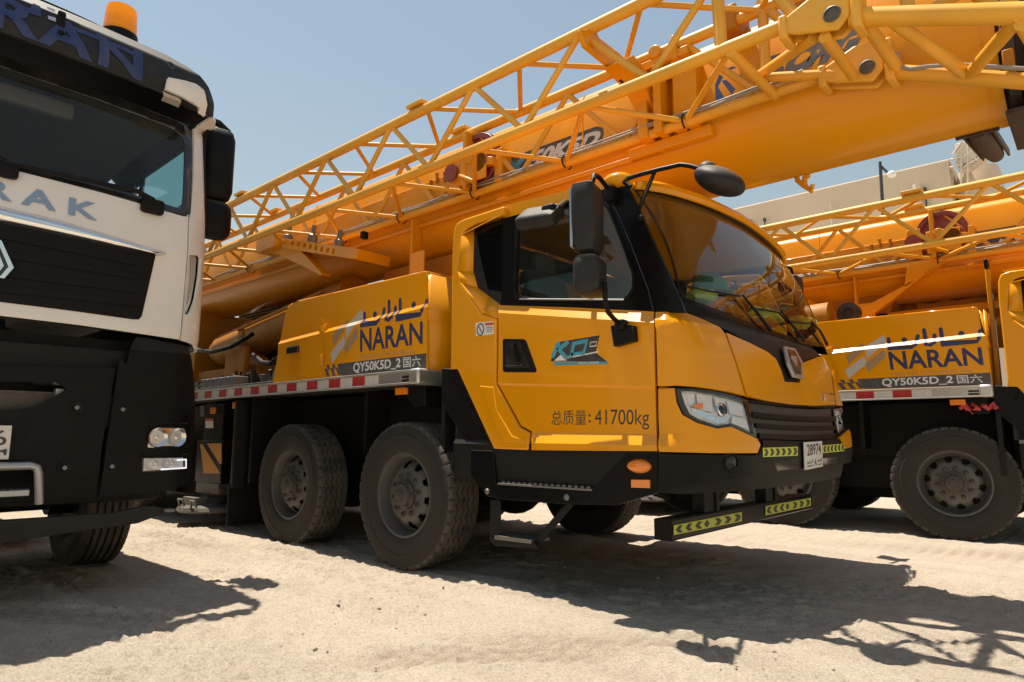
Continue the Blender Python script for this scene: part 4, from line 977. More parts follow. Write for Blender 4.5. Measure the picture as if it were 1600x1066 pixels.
# ================================================================== crane: wheels, chassis, side box, deck rail
def make_wheel(cx, cy, cz, R=0.545, W=0.30, parent=None, ribs=False):
    """wheel whose outer face looks along -Y; tyre and rim are children of the hub barrel"""
    o = Vector((cx, cy, cz)); ax = Vector((0, -1, 0))
    m = M(); m.lathe([(.29*R/.545, -W*.38), (.275*R/.545, -W*.2), (.262*R/.545, -W*.05), (.20, -W*.05), (.05, -W*.05)], o, ax, 40, cap=True)
    m.lathe([(.13, -W*.9), (.13, -W*.05)], o, ax, 24)
    wh = m.build('wheel', 'chassis black', parent)
    m = M(); n = 40*6 if not ribs else 200; k = R/.545; h = W/2
    cols = [(.300*k, h-.040), (.312*k, h-.022), (.335*k, h-.008), (.385*k, h+.002), (.43*k, h+.002), (.436*k, h+.006), (.452*k, h+.006), (.458*k, h+.001), (.490*k, h-.001), (.518*k, h-.004), (.536*k, h-.010)]
    tread = []
    gro = (-.078, -.026, .026, .078) if not ribs else (-.09, -.045, 0, .045, .09)
    amp = .011 if not ribs else 0.0
    tread.append((R-.002, h-.018, 0)); tread.append((R, h-.026, 0))
    for g in gro[::-1]:
        g *= W/.30
        tread += [(R, g+.0095, amp), (R-.022, g+.0065, amp), (R-.022, g-.0065, amp), (R, g-.0095, amp)]
    tread += [(R, -h+.026, 0), (R-.002, -h+.018, 0)]
    prof = [(r, a, 0, 0) for r, a in cols] + [(r, a, z, 1) for r, a, z in tread] + [(r, -a, 0, 0) for r, a in cols[::-1]]
    u = ax.orthogonal().normalized(); w2 = ax.cross(u); tri = (-1, -.33, .33, 1, .33, -.33) if not ribs else (0, 0, 0, 0)
    rings = []; rr = random.Random(1)
    for j in range(n):
        th = 2*PI*j/n; d = u*math.cos(th)+w2*math.sin(th); ring = []
        for i, (r, a, z, t) in enumerate(prof):
            q = j % len(tri)
            if not ribs and i in (9, 10, 11, 12) and q == 0: r -= (.006, .020, .028, .018)[i-9]
            if ribs and i in (10, 11, 12) and q == 0: r -= .006
            ring.append(m.v(o + ax*(a+z*tri[q]) + d*r))
        rings.append(ring)
    m.mi = 0
    for j in range(n):
        a, b2 = rings[j], rings[(j+1) % n]
        for i in range(len(prof)-1):
            f = m.face([a[i], a[i+1], b2[i+1], b2[i]])
            if f: f.material_index = 1 if (i < 9 or i > len(prof)-11) else 0
    m.build('tyre', ['tyre rubber', 'tyre sidewall'], wh, sharp=28)
    m = M(); k2 = k
    P = [(.296, h-.07), (.308, h-.045), (.315, h-.032), (.313, h-.025), (.302, h-.024), (.294, h-.045), (.283, h-.10), (.270, h-.128), (.258, h-.130), (.246, h-.112), (.222, h-.082), (.200, h-.064), (.176, h-.058), (.115, h-.058), (.108, h-.054)]
    n = 120; rings = [[m.v(o+ax*a+(u*math.cos(2*PI*j/n)+w2*math.sin(2*PI*j/n))*r*k2) for j in range(n)] for r, a in P]
    for i in range(len(P)-1):
        for j in range(n):
            if i == 9 and (j % 12) in (3, 4, 5, 6, 7, 8): continue
            if i in (8, 10) and (j % 12) in (4, 5, 6, 7): continue
            m.face([rings[i][j], rings[i][(j+1) % n], rings[i+1][(j+1) % n], rings[i+1][j]])
    rim = m.build('rim', 'rim grey', wh, solid=0.006, recalc=True)
    m = M(); m.lathe([(.112*k, h-.062), (.110*k, h-.03), (.085*k, h-.022), (.078*k, h+.002), (.062*k, h+.016), (.040*k, h+.018), (.036*k, h+.028), (0, h+.030)], o, ax, 32, cap=False)
    for j in range(6):
        th = 2*PI*j/6+.3; d = u*math.cos(th)+w2*math.sin(th); m.bar(o+ax*(h-.03)+d*.092*k, o+ax*(h-.012)+d*.092*k, .013, 6)
    m.build('hub', 'hub steel', wh)
    for j in range(10):
        m = M(); th = 2*PI*j/10; d = u*math.cos(th)+w2*math.sin(th); c = o+d*.147*k
        m.lathe([(.021, h-.06), (.021, h-.044), (.016, h-.040), (.013, h-.020), (.008, h-.018), (0, h-.018)], c, ax, 8, cap=False)
        m.build('wheel_nut', 'hub steel', wh)
    return wh
YT = 3.245
WX = (-4.015, -5.655, -9.55, -10.95)
w0 = make_wheel(WX[0], YT+.15, .545-.012, parent=crane)
for k, x in enumerate(WX):
    if k: c = copy_tree(w0, crane); c.location.x = x-WX[0]; c.rotation_euler.x = 0
    c = copy_tree(w0, crane); c.rotation_euler.z = PI; c.location.x = (WX[0]-ORG.x)+(x-ORG.x)
m = M()
for y in (YC-.42, YC+.42): m.box(-12.5, -1.98, y-.06, y+.06, .72, 1.12)
m.box(-8.6, -3.6, YC-.8, YC+.8, .78, 1.34); m.box(-3.55, -2.0, YC-.75, YC+.75, .62, .95); m.box(-8.4, -6.1, 4.25, 5.3, .22, .80); m.box(-5.2, -4.5, 4.3, 5.2, .28, .8)  # the two lowest boxes are added to hide bright sand between the wheels
for x in WX: m.bar((x, YT+.35, .53), (x, 2*YC-YT-.35, .53), .11, 14); m.ell((x, YC, .53), (.24, .28, .24))
m.tube([(-2.2, YC-.9, .7), (-2.4, YC-.2, .58), (-2.2, YC+.9, .7)], .06, 8); m.bar((-2.15, YC-.25, .42), (-2.15, YC-.25, .8), .05); m.ell((-2.35, YC+.1, .62), (.25, .3, .2))
m.build('chassis', 'chassis black', crane, bevel=.006)
m = M()                                    # wheel housings, plus dark boxes added to hide sunlit sand beyond
m.box(-8.6, -3.62, YS+.62, YS+.65, .42, 1.36)
for x0, x1 in ((-3.62, -3.58),): m.box(x0, x1, YS+.03, YS+.65, .62, 1.36)
m.box(-4.86, -4.82, YS+.25, YS+.65, .85, 1.36); m.box(-6.52, -6.48, YS+.06, YS+.65, .5, 1.36)
m.box(-8.3, -7.0, 3.62, 5.4, .24, 1.34); m.box(-12.6, -8.3, 3.72, 5.4, .24, 1.34)
m.build('housing_and_dark_fillers', 'chassis black', crane)
# deck with aluminium edge rail
ZR0, ZR1, YR = 1.357, 1.466, 3.195; XR1 = onY(654, 590, YR).x
m = M(); m.box(-12.8, XR1-.01, YR+.03, 2*YC-YR-.03, ZR0+.03, ZR1-.012); m.build('deck', 'dark steel', crane, bevel=.004)
m = M(); m.box(-12.8, XR1, YR, YR+.028, ZR0, ZR1); m.box(-12.8, XR1, YR-.012, YR-.0, ZR1-.014, ZR1); m.box(-12.8, XR1, YR-.012, YR-.0, ZR0, ZR0+.014)
rail = m.build('deck_rail', 'aluminium', crane, bevel=.002)
for k in range(-16, 7):
    x = -6.34+.1725*2*k*1.0
    if x > XR1-.6: continue
    m = M(); m.box(x, x+.172, YR-.003, YR, ZR0+.017, ZR1-.017); m.build('reflective_tape', 'reflective red', rail)
for k in range(-16, 7):
    x = -6.34+.1725*(2*k+1)
    if x+.17 > XR1-.42: continue
    m = M(); m.box(x, x+.172, YR-.003, YR, ZR0+.018, ZR1-.018); m.build('reflective_tape', 'reflective white', rail)
p = onY(639, 591.5, YR); m = M()
for dz in (-.014, .014): m.rbox((p.x, YR-.004, p.z+dz), (.075, .006, .010), .005)
m.build('vent_slot', 'gloss black', rail)
m = M(); m.box(XR1-.10, XR1+.012, YR-.016, YR+.40, ZR0-.004, ZR1+.006); m.build('rail_end_cap', 'aluminium', crane, bevel=.018)
# amber lamp, box under the rail end
plane_plate('deck_marker', [(617, 606.5), (633.5, 605.5), (633.5, 616), (617, 617.5)], YR+.06, 'amber lens', .03, bev=.004)
m = M(); A = [onY(x, y, YR+.10) for x, y in ((634, 604), (664, 602), (664, 634), (648, 636), (634, 618))]; m.plate([A], (0, .42, 0)); m.build('rail_end_box', 'black plastic', crane, bevel=.008)
for px, py in ((366, 629), (331, 637)):
    p = onY(px+4.5, py+4.5, 3.34); m = M(); m.box(p.x-.055, p.x+.055, 3.31, 3.36, p.z-.035, p.z+.035); m.build('deck_marker', 'amber lens', crane, bevel=.006)

# ---- side box ---------------------------------------------------------------------------------------------------
YB1 = 3.27
def bguide(X): zc = 1.903+.041*(X+4.86); return [1.466, zc, zc+.038, 2.30]
def BOXP(s, v):
    g = bguide(s); i = max(0, min(2, int(math.floor(v)))); f = v-i; z = g[i]*(1-f)+g[i+1]*f
    o_ = (0, 0, .035, .035)
    return Vector((s, YB1+o_[i]*(1-f)+o_[i+1]*f, z))
SB = Skin(BOXP, (-6.4, -3.5), (0, 3.0), .1, .25)
BX = rounded([(426, 600), (440, 520), (449, 480), (466, 471.5), (668, 424.5), (667, 577.5)], 9, 5)
BX = [(426.4, 599), (438, 532), (446, 491), (449, 482), (455, 476), (465, 471.5), (520, 459), (590, 442.5), (660, 426.2), (666, 425.5), (668, 430), (667.5, 500), (667, 577.5), (600, 583.5), (500, 592.5)]
side_box = panel('side_box', BX, 'yellow paint', 0, sk=SB, nv=[0, 1, 2, 3], solid=.02, bev=.006, sub=3)
sv = [SB.inv(*q) for q in BX]; ring = [BOXP(*q) for q in sv]
m = M()
for i in range(len(ring)-4):
    a, b2 = ring[i].copy(), ring[i+1].copy(); y0a = a.y+.006; y0b = b2.y+.006
    m.face([m.v((a.x, y0a, a.z)), m.v((b2.x, y0b, b2.z)), m.v((b2.x, 3.98, b2.z)), m.v((a.x, 3.98, a.z))])
a, b2 = ring[-5].copy(), ring[-3].copy(); X1 = ring[-4].x
m.face([m.v((X1, YB1+.03, ring[-5].z)), m.v((X1, YB1+.01, 1.466)), m.v((X1, 3.98, 1.466)), m.v((X1, 3.98, ring[-5].z))])
m.box(-6.0, X1-.01, 3.96, 3.985, 1.466, 2.15)
m.build('box_shell', 'yellow paint', side_box, solid=.012, bevel=.0)
HT = rounded([(453, 508), (500, 497.5), (506, 500), (504, 585), (499, 587), (449, 590), (451, 545)], 5)
hat = panel('hatch', HT, 'yellow paint', .003, sk=SB, nv=[0, 1, 2, 3], solid=.012, bev=.004, sub=2, parent=side_box)
def box_y(X, z): g = bguide(X); return YB1 if z <= g[1] else (YB1+.035 if z >= g[2] else YB1+.035*(z-g[1])/(g[2]-g[1]))
for y in (515, 563):
    p = onY(505, y, YB1); m = M(); m.bar((p.x, YB1-.012+(.035 if y < 520 else 0), p.z-.05), (p.x, YB1-.012+(.035 if y < 520 else 0), p.z+.05), .014); m.box(p.x-.05, p.x, YB1-.012, YB1+.02, p.z-.03, p.z+.03); m.build('hinge', 'yellow paint', hat, bevel=.003)
p = onY(459.5, 547, YB1); m = M(); m.rbox((p.x, YB1-.014, p.z), (.10, .014, .035), .01); m.build('hatch_handle', 'gloss black', hat)
def box_map(m, lift):
    g0, g1 = bguide(-6), bguide(-3.7)
    for k in (1, 2):
        d = Vector((2.3, 0, g1[k]-g0[k])).normalized(); no = Vector((-d.z, 0, d.x))
        bmesh.ops.bisect_plane(m.bm, geom=m.bm.verts[:]+m.bm.edges[:]+m.bm.faces[:], plane_co=(-6, YB1, g0[k]), plane_no=no, dist=1e-5)
    for vv in m.bm.verts: vv.co.y = box_y(vv.co.x, vv.co.z)-lift-(YB1-vv.co.y)
def z8(pts): return [onY(x, y, YB1) for x, y in Z(380, 400, 3.553, pts)]
def fin(m, name, mt, lift, parent=None, th=0):
    box_map(m, lift); return m.build(name, mt, parent or side_box, recalc=False)
m = M()
for pts in ([(655, 318), (656, 378), (738, 374), (752, 355), (764, 292)], [(790, 250), (792, 352)], [(826, 284), (824, 338), (806, 356)], [(852, 240), (854, 345), (985, 324), (992, 300), (1000, 246)]): stroke(m, z8(pts), .036, UP)
for c in ((712, 323), (927, 270)): q = z8([c])[0]; m.face([m.v(q+Vector((math.cos(a)*.027, 0, math.sin(a)*.029))) for a in [2*PI*k/14 for k in range(14)]])
fin(m, 'arabic_lettering', 'decal navy', .0005)
m = M(); add_text(m, 'NARAN', *z8([(649, 533), (997, 487), (649, 408), (997, 362)]), UP, .022, lift=0); fin(m, 'logo_lettering', 'decal navy', .0005)
m = M(); add_text(m, 'PRECAST CONCRETE CO.', *z8([(650, 573), (952, 540), (650, 552), (952, 516)]), UP, .0, lift=0); fin(m, 'company_line', 'decal taupe', .0005)
for name, mt, q in (('logo_stripe', 'decal silver', [(565, 375), (641, 290), (646, 345), (572, 458)]), ('logo_stripe', 'decal silver', [(485, 540), (562, 440), (567, 490), (495, 597)]),
                    ('logo_stripe', 'decal taupe', [(497, 440), (560, 350), (568, 395), (500, 500)]), ('logo_stripe', 'decal taupe', [(560, 492), (636, 390), (638, 445), (566, 552)])):
    m = M(); v4 = [m.v(p) for p in z8(q)]; m.face(v4[::-1]); fin(m, name, mt, .0004)
m = M(); m.face([m.v(p) for p in z8([(556, 665), (1017, 625), (1017, 540), (535, 598)])]); bnd = fin(m, 'model_band', 'decal grey', .0004)
m = M(); add_text(m, 'QY50K5D_2', *z8([(610, 655), (873, 627), (612, 595), (875, 566)]), UP, .025, lift=0, shear=.0); add_text(m, '国六', *z8([(890, 622), (985, 613), (888, 562), (985, 553)]), UP, .01, lift=0); fin(m, 'model_lettering', 'decal white', .0009, bnd)
m = M()
for q in ([(450, 628), (465, 626), (482, 668), (466, 672)], [(462, 606), (476, 604), (482, 625), (472, 640)], [(481, 624), (496, 622), (514, 664), (498, 668)], [(492, 603), (508, 601), (513, 622), (503, 637)], [(512, 620), (526, 618), (545, 660), (530, 664)], [(522, 601), (538, 599), (556, 664), (546, 662)]):
    m.face([m.v(p) for p in z8(q)][::-1])
fin(m, 'model_stripes', 'decal grey', .0004, bnd)

# ---- outrigger jack, mud flap, deck clutter behind the box -----------------------------------------------------
YJ = 3.33
m = M(); a, b2 = onY(320, 640, YJ), onY(347, 690, YJ); m.box(a.x, b2.x, YJ, YJ+.24, .85, 1.33); jack = m.build('outrigger_jack', 'black paint', crane, bevel=.012)
a, b2 = onY(312, 692, YJ), onY(346.5, 742, YJ); m = M(); m.box(a.x-.02, b2.x+.02, YJ-.02, YJ+.30, b2.z-.10, a.z+.03); sl = m.build('jack_sleeve', 'black paint', jack, bevel=.01)
for q in ([(313, 694), (316, 694), (344, 740), (318, 740)], [(323, 693), (346, 693), (346, 725), (343, 725)]):
    m = M(); m.plate([[onY(x, y, YJ-.0225) for x, y in q]], (0, .003, 0)); m.build('hazard_stripe', 'hazard yellow', sl)
cx = (a.x+b2.x)/2; zb = onY(325, 760, YJ+.1).z
m = M(); m.box(cx-.28, cx+.28, YJ-.02, YJ+.32, zb-.06, zb+.06); m.bar((cx, YJ+.13, zb-.2), (cx, YJ+.13, zb), .10, 16); m.build('jack_foot', 'dark steel', jack, bevel=.01)
zp = onY(322, 790, YJ+.1).z; m = M(); m.lathe([(.0, 0), (.40, 0), (.42, .02), (.40, .055), (.16, .09), (.12, .16), (0, .16)], (cx, YJ+.12, zp-.03), (0, 0, 1), 32, cap=False); pad = m.build('jack_pad', 'dark steel', jack)
m = M()
for dx in (-.18, .12): m.tube([(cx+dx, YJ-.22, zp+.03), (cx+dx, YJ-.24, zp+.10), (cx+dx+.12, YJ-.24, zp+.10), (cx+dx+.12, YJ-.22, zp+.03)], .012, 6)
m.box(cx-.2, cx+.1, YJ-.18, YJ-.05, zp+.03, zp+.12); m.build('pad_handle', 'worn steel', pad)
m = M(); A = [onY(x, y, YJ-.003) for x, y in ((321, 655), (333, 655), (333, 669), (321, 669))]; m.plate([A], (0, .003, 0)); m.build('warning_label', 'decal white', jack)
m = M(); A = [onY(x, y, YJ-.004) for x, y in ((321, 654), (333, 654), (333, 658), (321, 658))]; m.plate([A], (0, .003, 0)); m.build('label_header', 'warn red', jack)
m = M(); A = [onY(x, y, YJ+.05) for x, y in ((313, 634), (319, 634), (319, 651), (313, 651))]; m.plate([A], (0, .02, 0)); m.build('pin_plate', 'worn steel', jack)
XM = -6.72
m = M(); m.box(XM-.04, XM, 3.24, 3.38, .44, 1.34); mf1 = m.build('mud_flap_bracket', 'dusty black plastic', crane, bevel=.01)
m = M(); m.box(XM-.03, XM-.01, 3.22, 3.85, .08, .48); m.box(XM-.03, XM-.01, 3.38, 3.95, .48, 1.34); m.build('mud_flap', 'chassis black', mf1, bevel=.004)
m = M(); m.box(-9.8, -6.1, 3.26, 5.8, 1.466, 1.50)
rs = random.Random(8)
m.build('deck_plate', 'dark steel', crane, bevel=.004)
m = M()
for k in range(5): x = -7.68+.17*k; m.box(x, x+.15, 3.27, 3.42, 1.50, 1.60)
m.build('deck_blocks', 'worn steel', crane, bevel=.008)
m = M(); m.box(-9.4, -6.1, 3.9, 4.0, 1.50, 1.70); m.build('deck_beam', 'dark steel', crane, bevel=.008)

# ================================================================== superstructure and boom
m = M(); m.box(-12.6, -10.0, 4.15, 5.0, 1.62, 2.80); m.box(-10.0, -8.2, 4.2, 5.0, 1.62, 1.90)
m.hexa([(-9.0, 4.30, 1.9), (-9.0, 4.42, 1.9), (-9.0, 4.42, 2.35), (-9.0, 4.30, 2.35)], [(-8.3, 4.30, 1.9), (-8.3, 4.42, 1.9), (-8.3, 4.42, 2.0), (-8.3, 4.30, 2.0)])
m.box(-8.75, -8.2, 4.02, 4.1, 1.6, 2.12)
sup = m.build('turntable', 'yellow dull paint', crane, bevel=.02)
m = M(); m.lathe([(.95, 1.47), (.95, 1.63)], (-10.4, YC, 0), (0, 0, 1), 48); m.build('slewing_ring', 'dark grease', sup)
m = M()
for k in range(40): x = -9.2+.075*k; m.bar((x, 3.72+rs.uniform(-.1, .1), 1.5), (x+rs.uniform(-.1, .1), 3.7+rs.uniform(-.1, .15), 1.62+rs.uniform(0, .12)), rs.uniform(.015, .04), 6)
m.build('hydraulic_fittings', 'dark grease', crane)
a, b2 = onY(352, 549, YC-.2), onY(448, 509, YC-.2); d = (b2-a)
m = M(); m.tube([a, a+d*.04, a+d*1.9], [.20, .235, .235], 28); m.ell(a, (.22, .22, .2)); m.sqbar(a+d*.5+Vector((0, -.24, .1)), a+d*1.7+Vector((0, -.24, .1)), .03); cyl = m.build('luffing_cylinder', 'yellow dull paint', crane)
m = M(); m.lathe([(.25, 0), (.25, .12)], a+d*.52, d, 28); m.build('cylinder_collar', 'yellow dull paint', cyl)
m = M(); m.tube([a+d*1.85, Vector((-5.2, 4.5, 2.38))], .10, 16); m.build('cylinder_rod', 'worn steel', cyl)
m = M(); m.tube([onY(300, 538, 3.9), onY(310, 548, 3.9), onY(332, 550, 3.9), onY(362, 542, 3.95), onY(395, 522, 4.05)], .028, 10); m.build('hose', 'black plastic', crane)
m = M(); m.tube([onY(395, 555, 3.95), onY(410, 567, 3.95), onY(424, 568, 3.9), onY(432, 560, 3.9)], .03, 10); m.build('hose', 'black plastic', crane)
m = M(); A, B = onY(373, 490, 5.2), onY(438, 478, 5.2); m.box(A.x, B.x, 5.2, 5.9, onY(373, 520, 5.2).z, A.z+.05); m.box(-9.9, -6.2, 5.0, 5.15, 1.5, 2.78); gb = m.build('cooler_and_dark_plate', 'black paint', crane, bevel=.01)  # the long black plate is filler, added to darken the space under the boom
m = M()
for k in range(9): z = onY(373, 516, 5.2).z+.045*k; m.box(A.x+.04, B.x-.05, 5.18, 5.2, z, z+.02)
m.build('cooler_louvres', 'dark steel', gb)
# boom ---------------------------------------------------------------------------------------------------------
YB0, ZB1, RB = 4.15, 3.75, .415; YBC = YB0+RB; ZBC = 3.19
def boom_prof(s=1.0, grow=0.0):
    r = RB*s+grow; z1 = ZBC+(ZB1-ZBC)*s+grow
    P = [(YBC-r, z1-.09), (YBC-r+.03, z1-.03), (YBC-r+.09, z1), (YBC+r-.09, z1), (YBC+r-.03, z1-.03), (YBC+r, z1-.09), (YBC+r, ZBC)]
    P += [(YBC+r*math.cos(a), ZBC-r*math.sin(a)) for a in [PI*k/28 for k in range(1, 28)]] + [(YBC-r, ZBC)]
    return P
def boom_seg(name, x0, x1, s, mt, grow=0, parent=crane, cap=True):
    m = M(); P = boom_prof(s, grow); xs = [x0+(x1-x0)*k/8 for k in range(9)]
    R_ = [[m.v((x, y, z)) for y, z in P] for x in xs]
    for i in range(8):
        for k in range(len(P)): j = (k+1) % len(P); m.face([R_[i][k], R_[i][j], R_[i+1][j], R_[i+1][k]])
    m.face(R_[0]); m.face(R_[-1][::-1]); return m.build(name, mt, parent, sharp=40)
XE = onY(1555, 190, 4.3).x
boom = boom_seg('boom', -12.6, XE, 1.0, 'yellow boom paint')
boom_seg('boom_collar', XE-.005, XE+.05, 1.0, 'yellow boom paint', .012, boom)
for k in range(3): boom_seg('boom_collar', XE+.075+.09*k, XE+.125+.09*k, 1.0, 'dark grease', .05-.02*k, boom)
boom_seg('inner_boom', XE, XE+1.1, .90, 'dark grease', 0, boom)
m = M(); m.box(XE+.05, XE+.5, YBC-.30, YBC+.30, ZBC-RB-.09, ZBC-RB-.06); 
m.build('boom_pad', 'dark grease', boom, bevel=.006)
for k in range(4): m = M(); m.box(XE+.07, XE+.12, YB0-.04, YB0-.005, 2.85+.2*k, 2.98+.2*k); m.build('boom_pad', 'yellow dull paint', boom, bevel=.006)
for x in (-2.95, -5.35, -6.9):              # weld seams round the box section
    m = M(); m.tube([(x, y, z) for y, z in boom_prof(1.0, .001)[5:]+boom_prof(1.0, .001)[:6]], .007, 5); m.build('weld_seam', 'yellow boom paint', boom)
# side gusset strip, ribs
m = M(); m.box(-12, -2.25, YB0-.012, YB0+.002, 3.02, 3.06); m.build('boom_strip', 'yellow boom paint', boom, bevel=.003)
for px0, py0, px1, py1 in ((650, 344, 655, 424),):
    p, q = onY(px0, py0, 4.1), onY(px1, py1, 4.1)
    m = M(); m.box(p.x-.012, p.x+.012, YB0-.11, YB0+.02, q.z-.2, p.z); m.box(p.x-.02, p.x+.20, YB0-.11, YB0-.09, q.z-.2, p.z-.35); m.build('boom_rib', 'yellow boom paint', boom, bevel=.01)
# roller under the boom tip
p = onX(1527, 205, XE-.12); q = onX(1556, 243, XE-.12)
m = M(); m.tube([p, p.lerp(q, .1), p.lerp(q, .12), p.lerp(q, .3), p.lerp(q, .32), p.lerp(q, .5), p.lerp(q, .52), p.lerp(q, .7), p.lerp(q, .72), p.lerp(q, .9), q], [.045, .05, .062, .06, .066, .062, .066, .06, .064, .055, .05], 20); rl = m.build('cable_roller', 'rusty roller', boom)
m = M()
d = (q-p).normalized()
m.hexa([p+Vector((-.11, 0, .09))-d*.03, p+Vector((.11, 0, .09))-d*.03, p+Vector((.11, 0, -.03))-d*.03, p+Vector((-.11, 0, -.03))-d*.03], [p+Vector((-.11, 0, .09)), p+Vector((.11, 0, .09)), p+Vector((.11, 0, -.03)), p+Vector((-.11, 0, -.03))])
m.sqbar(p+Vector((.075, 0, .0)), q+Vector((.075, 0, .0)), .015, .05); m.sqbar(p+Vector((-.075, 0, .0)), q+Vector((-.075, 0, .0)), .015, .04)
m.build('roller_bracket', 'dark grease', rl, bevel=.004)
# hook bracket under the boom
yk = YBC+.12
m = M(); m.tube([onY(1244, 270, yk), onY(1246, 282, yk), onY(1256, 290, yk), onY(1269, 299, yk), onY(1269.5, 289, yk)], .018, 8); m.bar(onY(1257, 276, yk), onY(1258, 290, yk), .018, 8); m.ell(onY(1262, 275, yk), .02)
m.build('stowage_hook', 'yellow boom paint', boom)
# boom lettering
YX = YB0-.002
def by(pts, s0=None): return [onY(x, y, YX) for x, y in pts]
m = M(); A = by(rounded([(787, 275), (792, 249), (826, 236), (932, 197.5), (941, 199), (944, 206), (940, 224), (933, 229.5)], 3)); m.plate([A], (0, -.0003, 0)); bnd = m.build('boom_label', 'decal grey', boom)
m = M(); add_text(m, '50K5D', *by([(824, 266), (934, 227), (829, 238.5), (941, 201)]), UP, .05, .25, lift=.0008); m.build('boom_label_lettering', 'decal white', bnd, recalc=False)
m = M(); stroke(m, by([(795, 252), (812, 268)]), .05, UP, lambda p: p+UP*.0007, False); stroke(m, by([(822, 241), (797, 272)]), .05, UP, lambda p: p+UP*.0009, False); m.build('boom_label_mark', 'decal cyan', bnd, recalc=False)
m = M(); add_text(m, 'XCMG', *by([(1178, 135), (1340, 84), (1192, 92), (1359, 34)]), UP, .09, .25, 1.0, lift=.0004); m.build('boom_lettering', 'decal slate', boom, recalc=False)
m = M()
def zz(pts): return by(Z(1040, 0, 6.66, pts))
for q in ([(515, 880), (560, 770), (600, 800), (545, 905), (620, 1030), (810, 985), (810, 1005), (620, 1060), (520, 1066)], [(585, 845), (630, 830), (725, 925), (690, 990)], [(640, 715), (700, 690), (740, 705), (640, 740)], [(690, 820), (795, 770), (760, 850), (730, 855)], [(845, 830), (880, 870), (880, 960), (815, 900)]):
    m.plate([zz(q)], (0, -.0004, 0))
m.build('boom_emblem', 'decal blue', boom)
# pulley block on the boom side
c = Vector((-4.02, YB0-.16, 3.38))
m = M(); m.lathe([(.20, -.03), (.245, -.03), (.255, -.02), (.225, 0), (.255, .02), (.245, .03), (.20, .03), (.19, 0)], c+Vector((0, .05, .05)), (0, 1, 0), 40, cap=False); m.lathe([(.21, -.01), (.03, -.01), (.03, .01), (.21, .01)], c+Vector((0, .05, .05)), (0, 1, 0), 40, cap=False); pul = m.build('rope_sheave', 'red paint', boom)
m = M(); m.box(c.x-.34, c.x-.20, YB0-.16, YB0, 3.18, 3.52); m.box(c.x-.10, c.x-.06, YB0-.22, YB0, 3.15, 3.70); m.box(c.x+.22, c.x+.30, YB0-.14, YB0, 3.16, 3.46); m.box(c.x-.14, c.x+.18, YB0-.21, YB0-.19, 3.20, 3.45); m.hexa([(c.x-.06, YB0-.2, 3.36), (c.x+.25, YB0-.2, 3.30), (c.x+.25, YB0-.2, 3.37), (c.x-.06, YB0-.2, 3.46)], [(c.x-.06, YB0-.02, 3.36), (c.x+.25, YB0-.02, 3.30), (c.x+.25, YB0-.02, 3.37), (c.x-.06, YB0-.02, 3.46)])
m.bar((c.x-.02, YB0-.23, 3.42), (c.x-.02, YB0-.1, 3.42), .05); m.bar((c.x-.12, YB0-.23, 3.28), (c.x+.06, YB0-.23, 3.18), .022)
m.build('sheave_bracket', 'yellow boom paint', pul, bevel=.008)
for dx in (-.27, .10):
    m = M(); m.lathe([(0, .0), (.075, .0), (.085, .012), (.085, .03), (0, .03)], (c.x+dx, YB0-.18, 3.36), (0, -1, 0), 20, cap=False); m.build('sheave_cap', 'red paint', pul)
m = M()
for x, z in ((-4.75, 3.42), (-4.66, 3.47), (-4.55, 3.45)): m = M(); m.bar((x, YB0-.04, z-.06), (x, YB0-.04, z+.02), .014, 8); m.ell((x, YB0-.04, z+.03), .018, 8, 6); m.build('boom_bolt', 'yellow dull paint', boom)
m = M(); m.box(-8.2, -4.3, YB0-.03, YB0, 3.16, 3.46); m.build('boom_side_plate', 'yellow boom paint', boom, bevel=.008)
# transverse jib cradle
XK = -2.40
K = [onX(x, y, XK) for x, y in ((899, 50), (908, 74), (945, 104), (976, 138), (1003, 176), (1012, 176), (1006, 136), (985, 110), (962, 86), (930, 62), (924, 48))]
m = M(); m.plate([K], (.035, 0, 0)); kr = m.build('jib_cradle', 'yellow boom paint', boom, bevel=.006)
K2 = [onX(x, y, XK) for x, y in ((942, 107), (962, 98), (1006, 150), (1012, 190), (1000, 188), (975, 140))]
m = M(); m.plate([K2], (.15, 0, 0)); m.build('cradle_flange', 'yellow boom paint', kr, bevel=.006)
m = M(); m.plate([[onX(x, y, XK+.155) for x, y in ((966, 126), (970, 124), (986, 140), (983, 143))]], (.004, 0, 0)); m.build('cradle_slot', 'gloss black', kr)
m = M()
for x0, x1, y0 in ((-2.36, -2.28, 4.0), (-2.22, -2.16, 3.98), (-2.10, -1.92, 4.05)): m.box(x0, x1, y0, YB0+.02, 3.10, 3.62)
m.box(-2.5, -1.85, YB0-.05, YB0+.02, 3.02, 3.10); m.bar((-2.2, 3.98, 3.72), (-2.2, 4.2, 3.72), .05); m.bar((-2.05, 4.0, 3.6), (-2.05, 4.0, 3.78), .025); m.box(-2.5, -1.95, 4.0, 4.3, 3.62, 3.68)
m.build('cradle_seat', 'yellow boom paint', kr, bevel=.008)
m = M(); m.box(-1.72, -1.60, 4.0, 4.25, 3.66, 3.84); m.build('jib_latch', 'yellow dull paint', boom, bevel=.012)
m = M(); m.box(-1.30, -1.12, 4.2, 4.4, 3.72, 3.86); m.build('jib_latch', 'yellow dull paint', boom, bevel=.012)
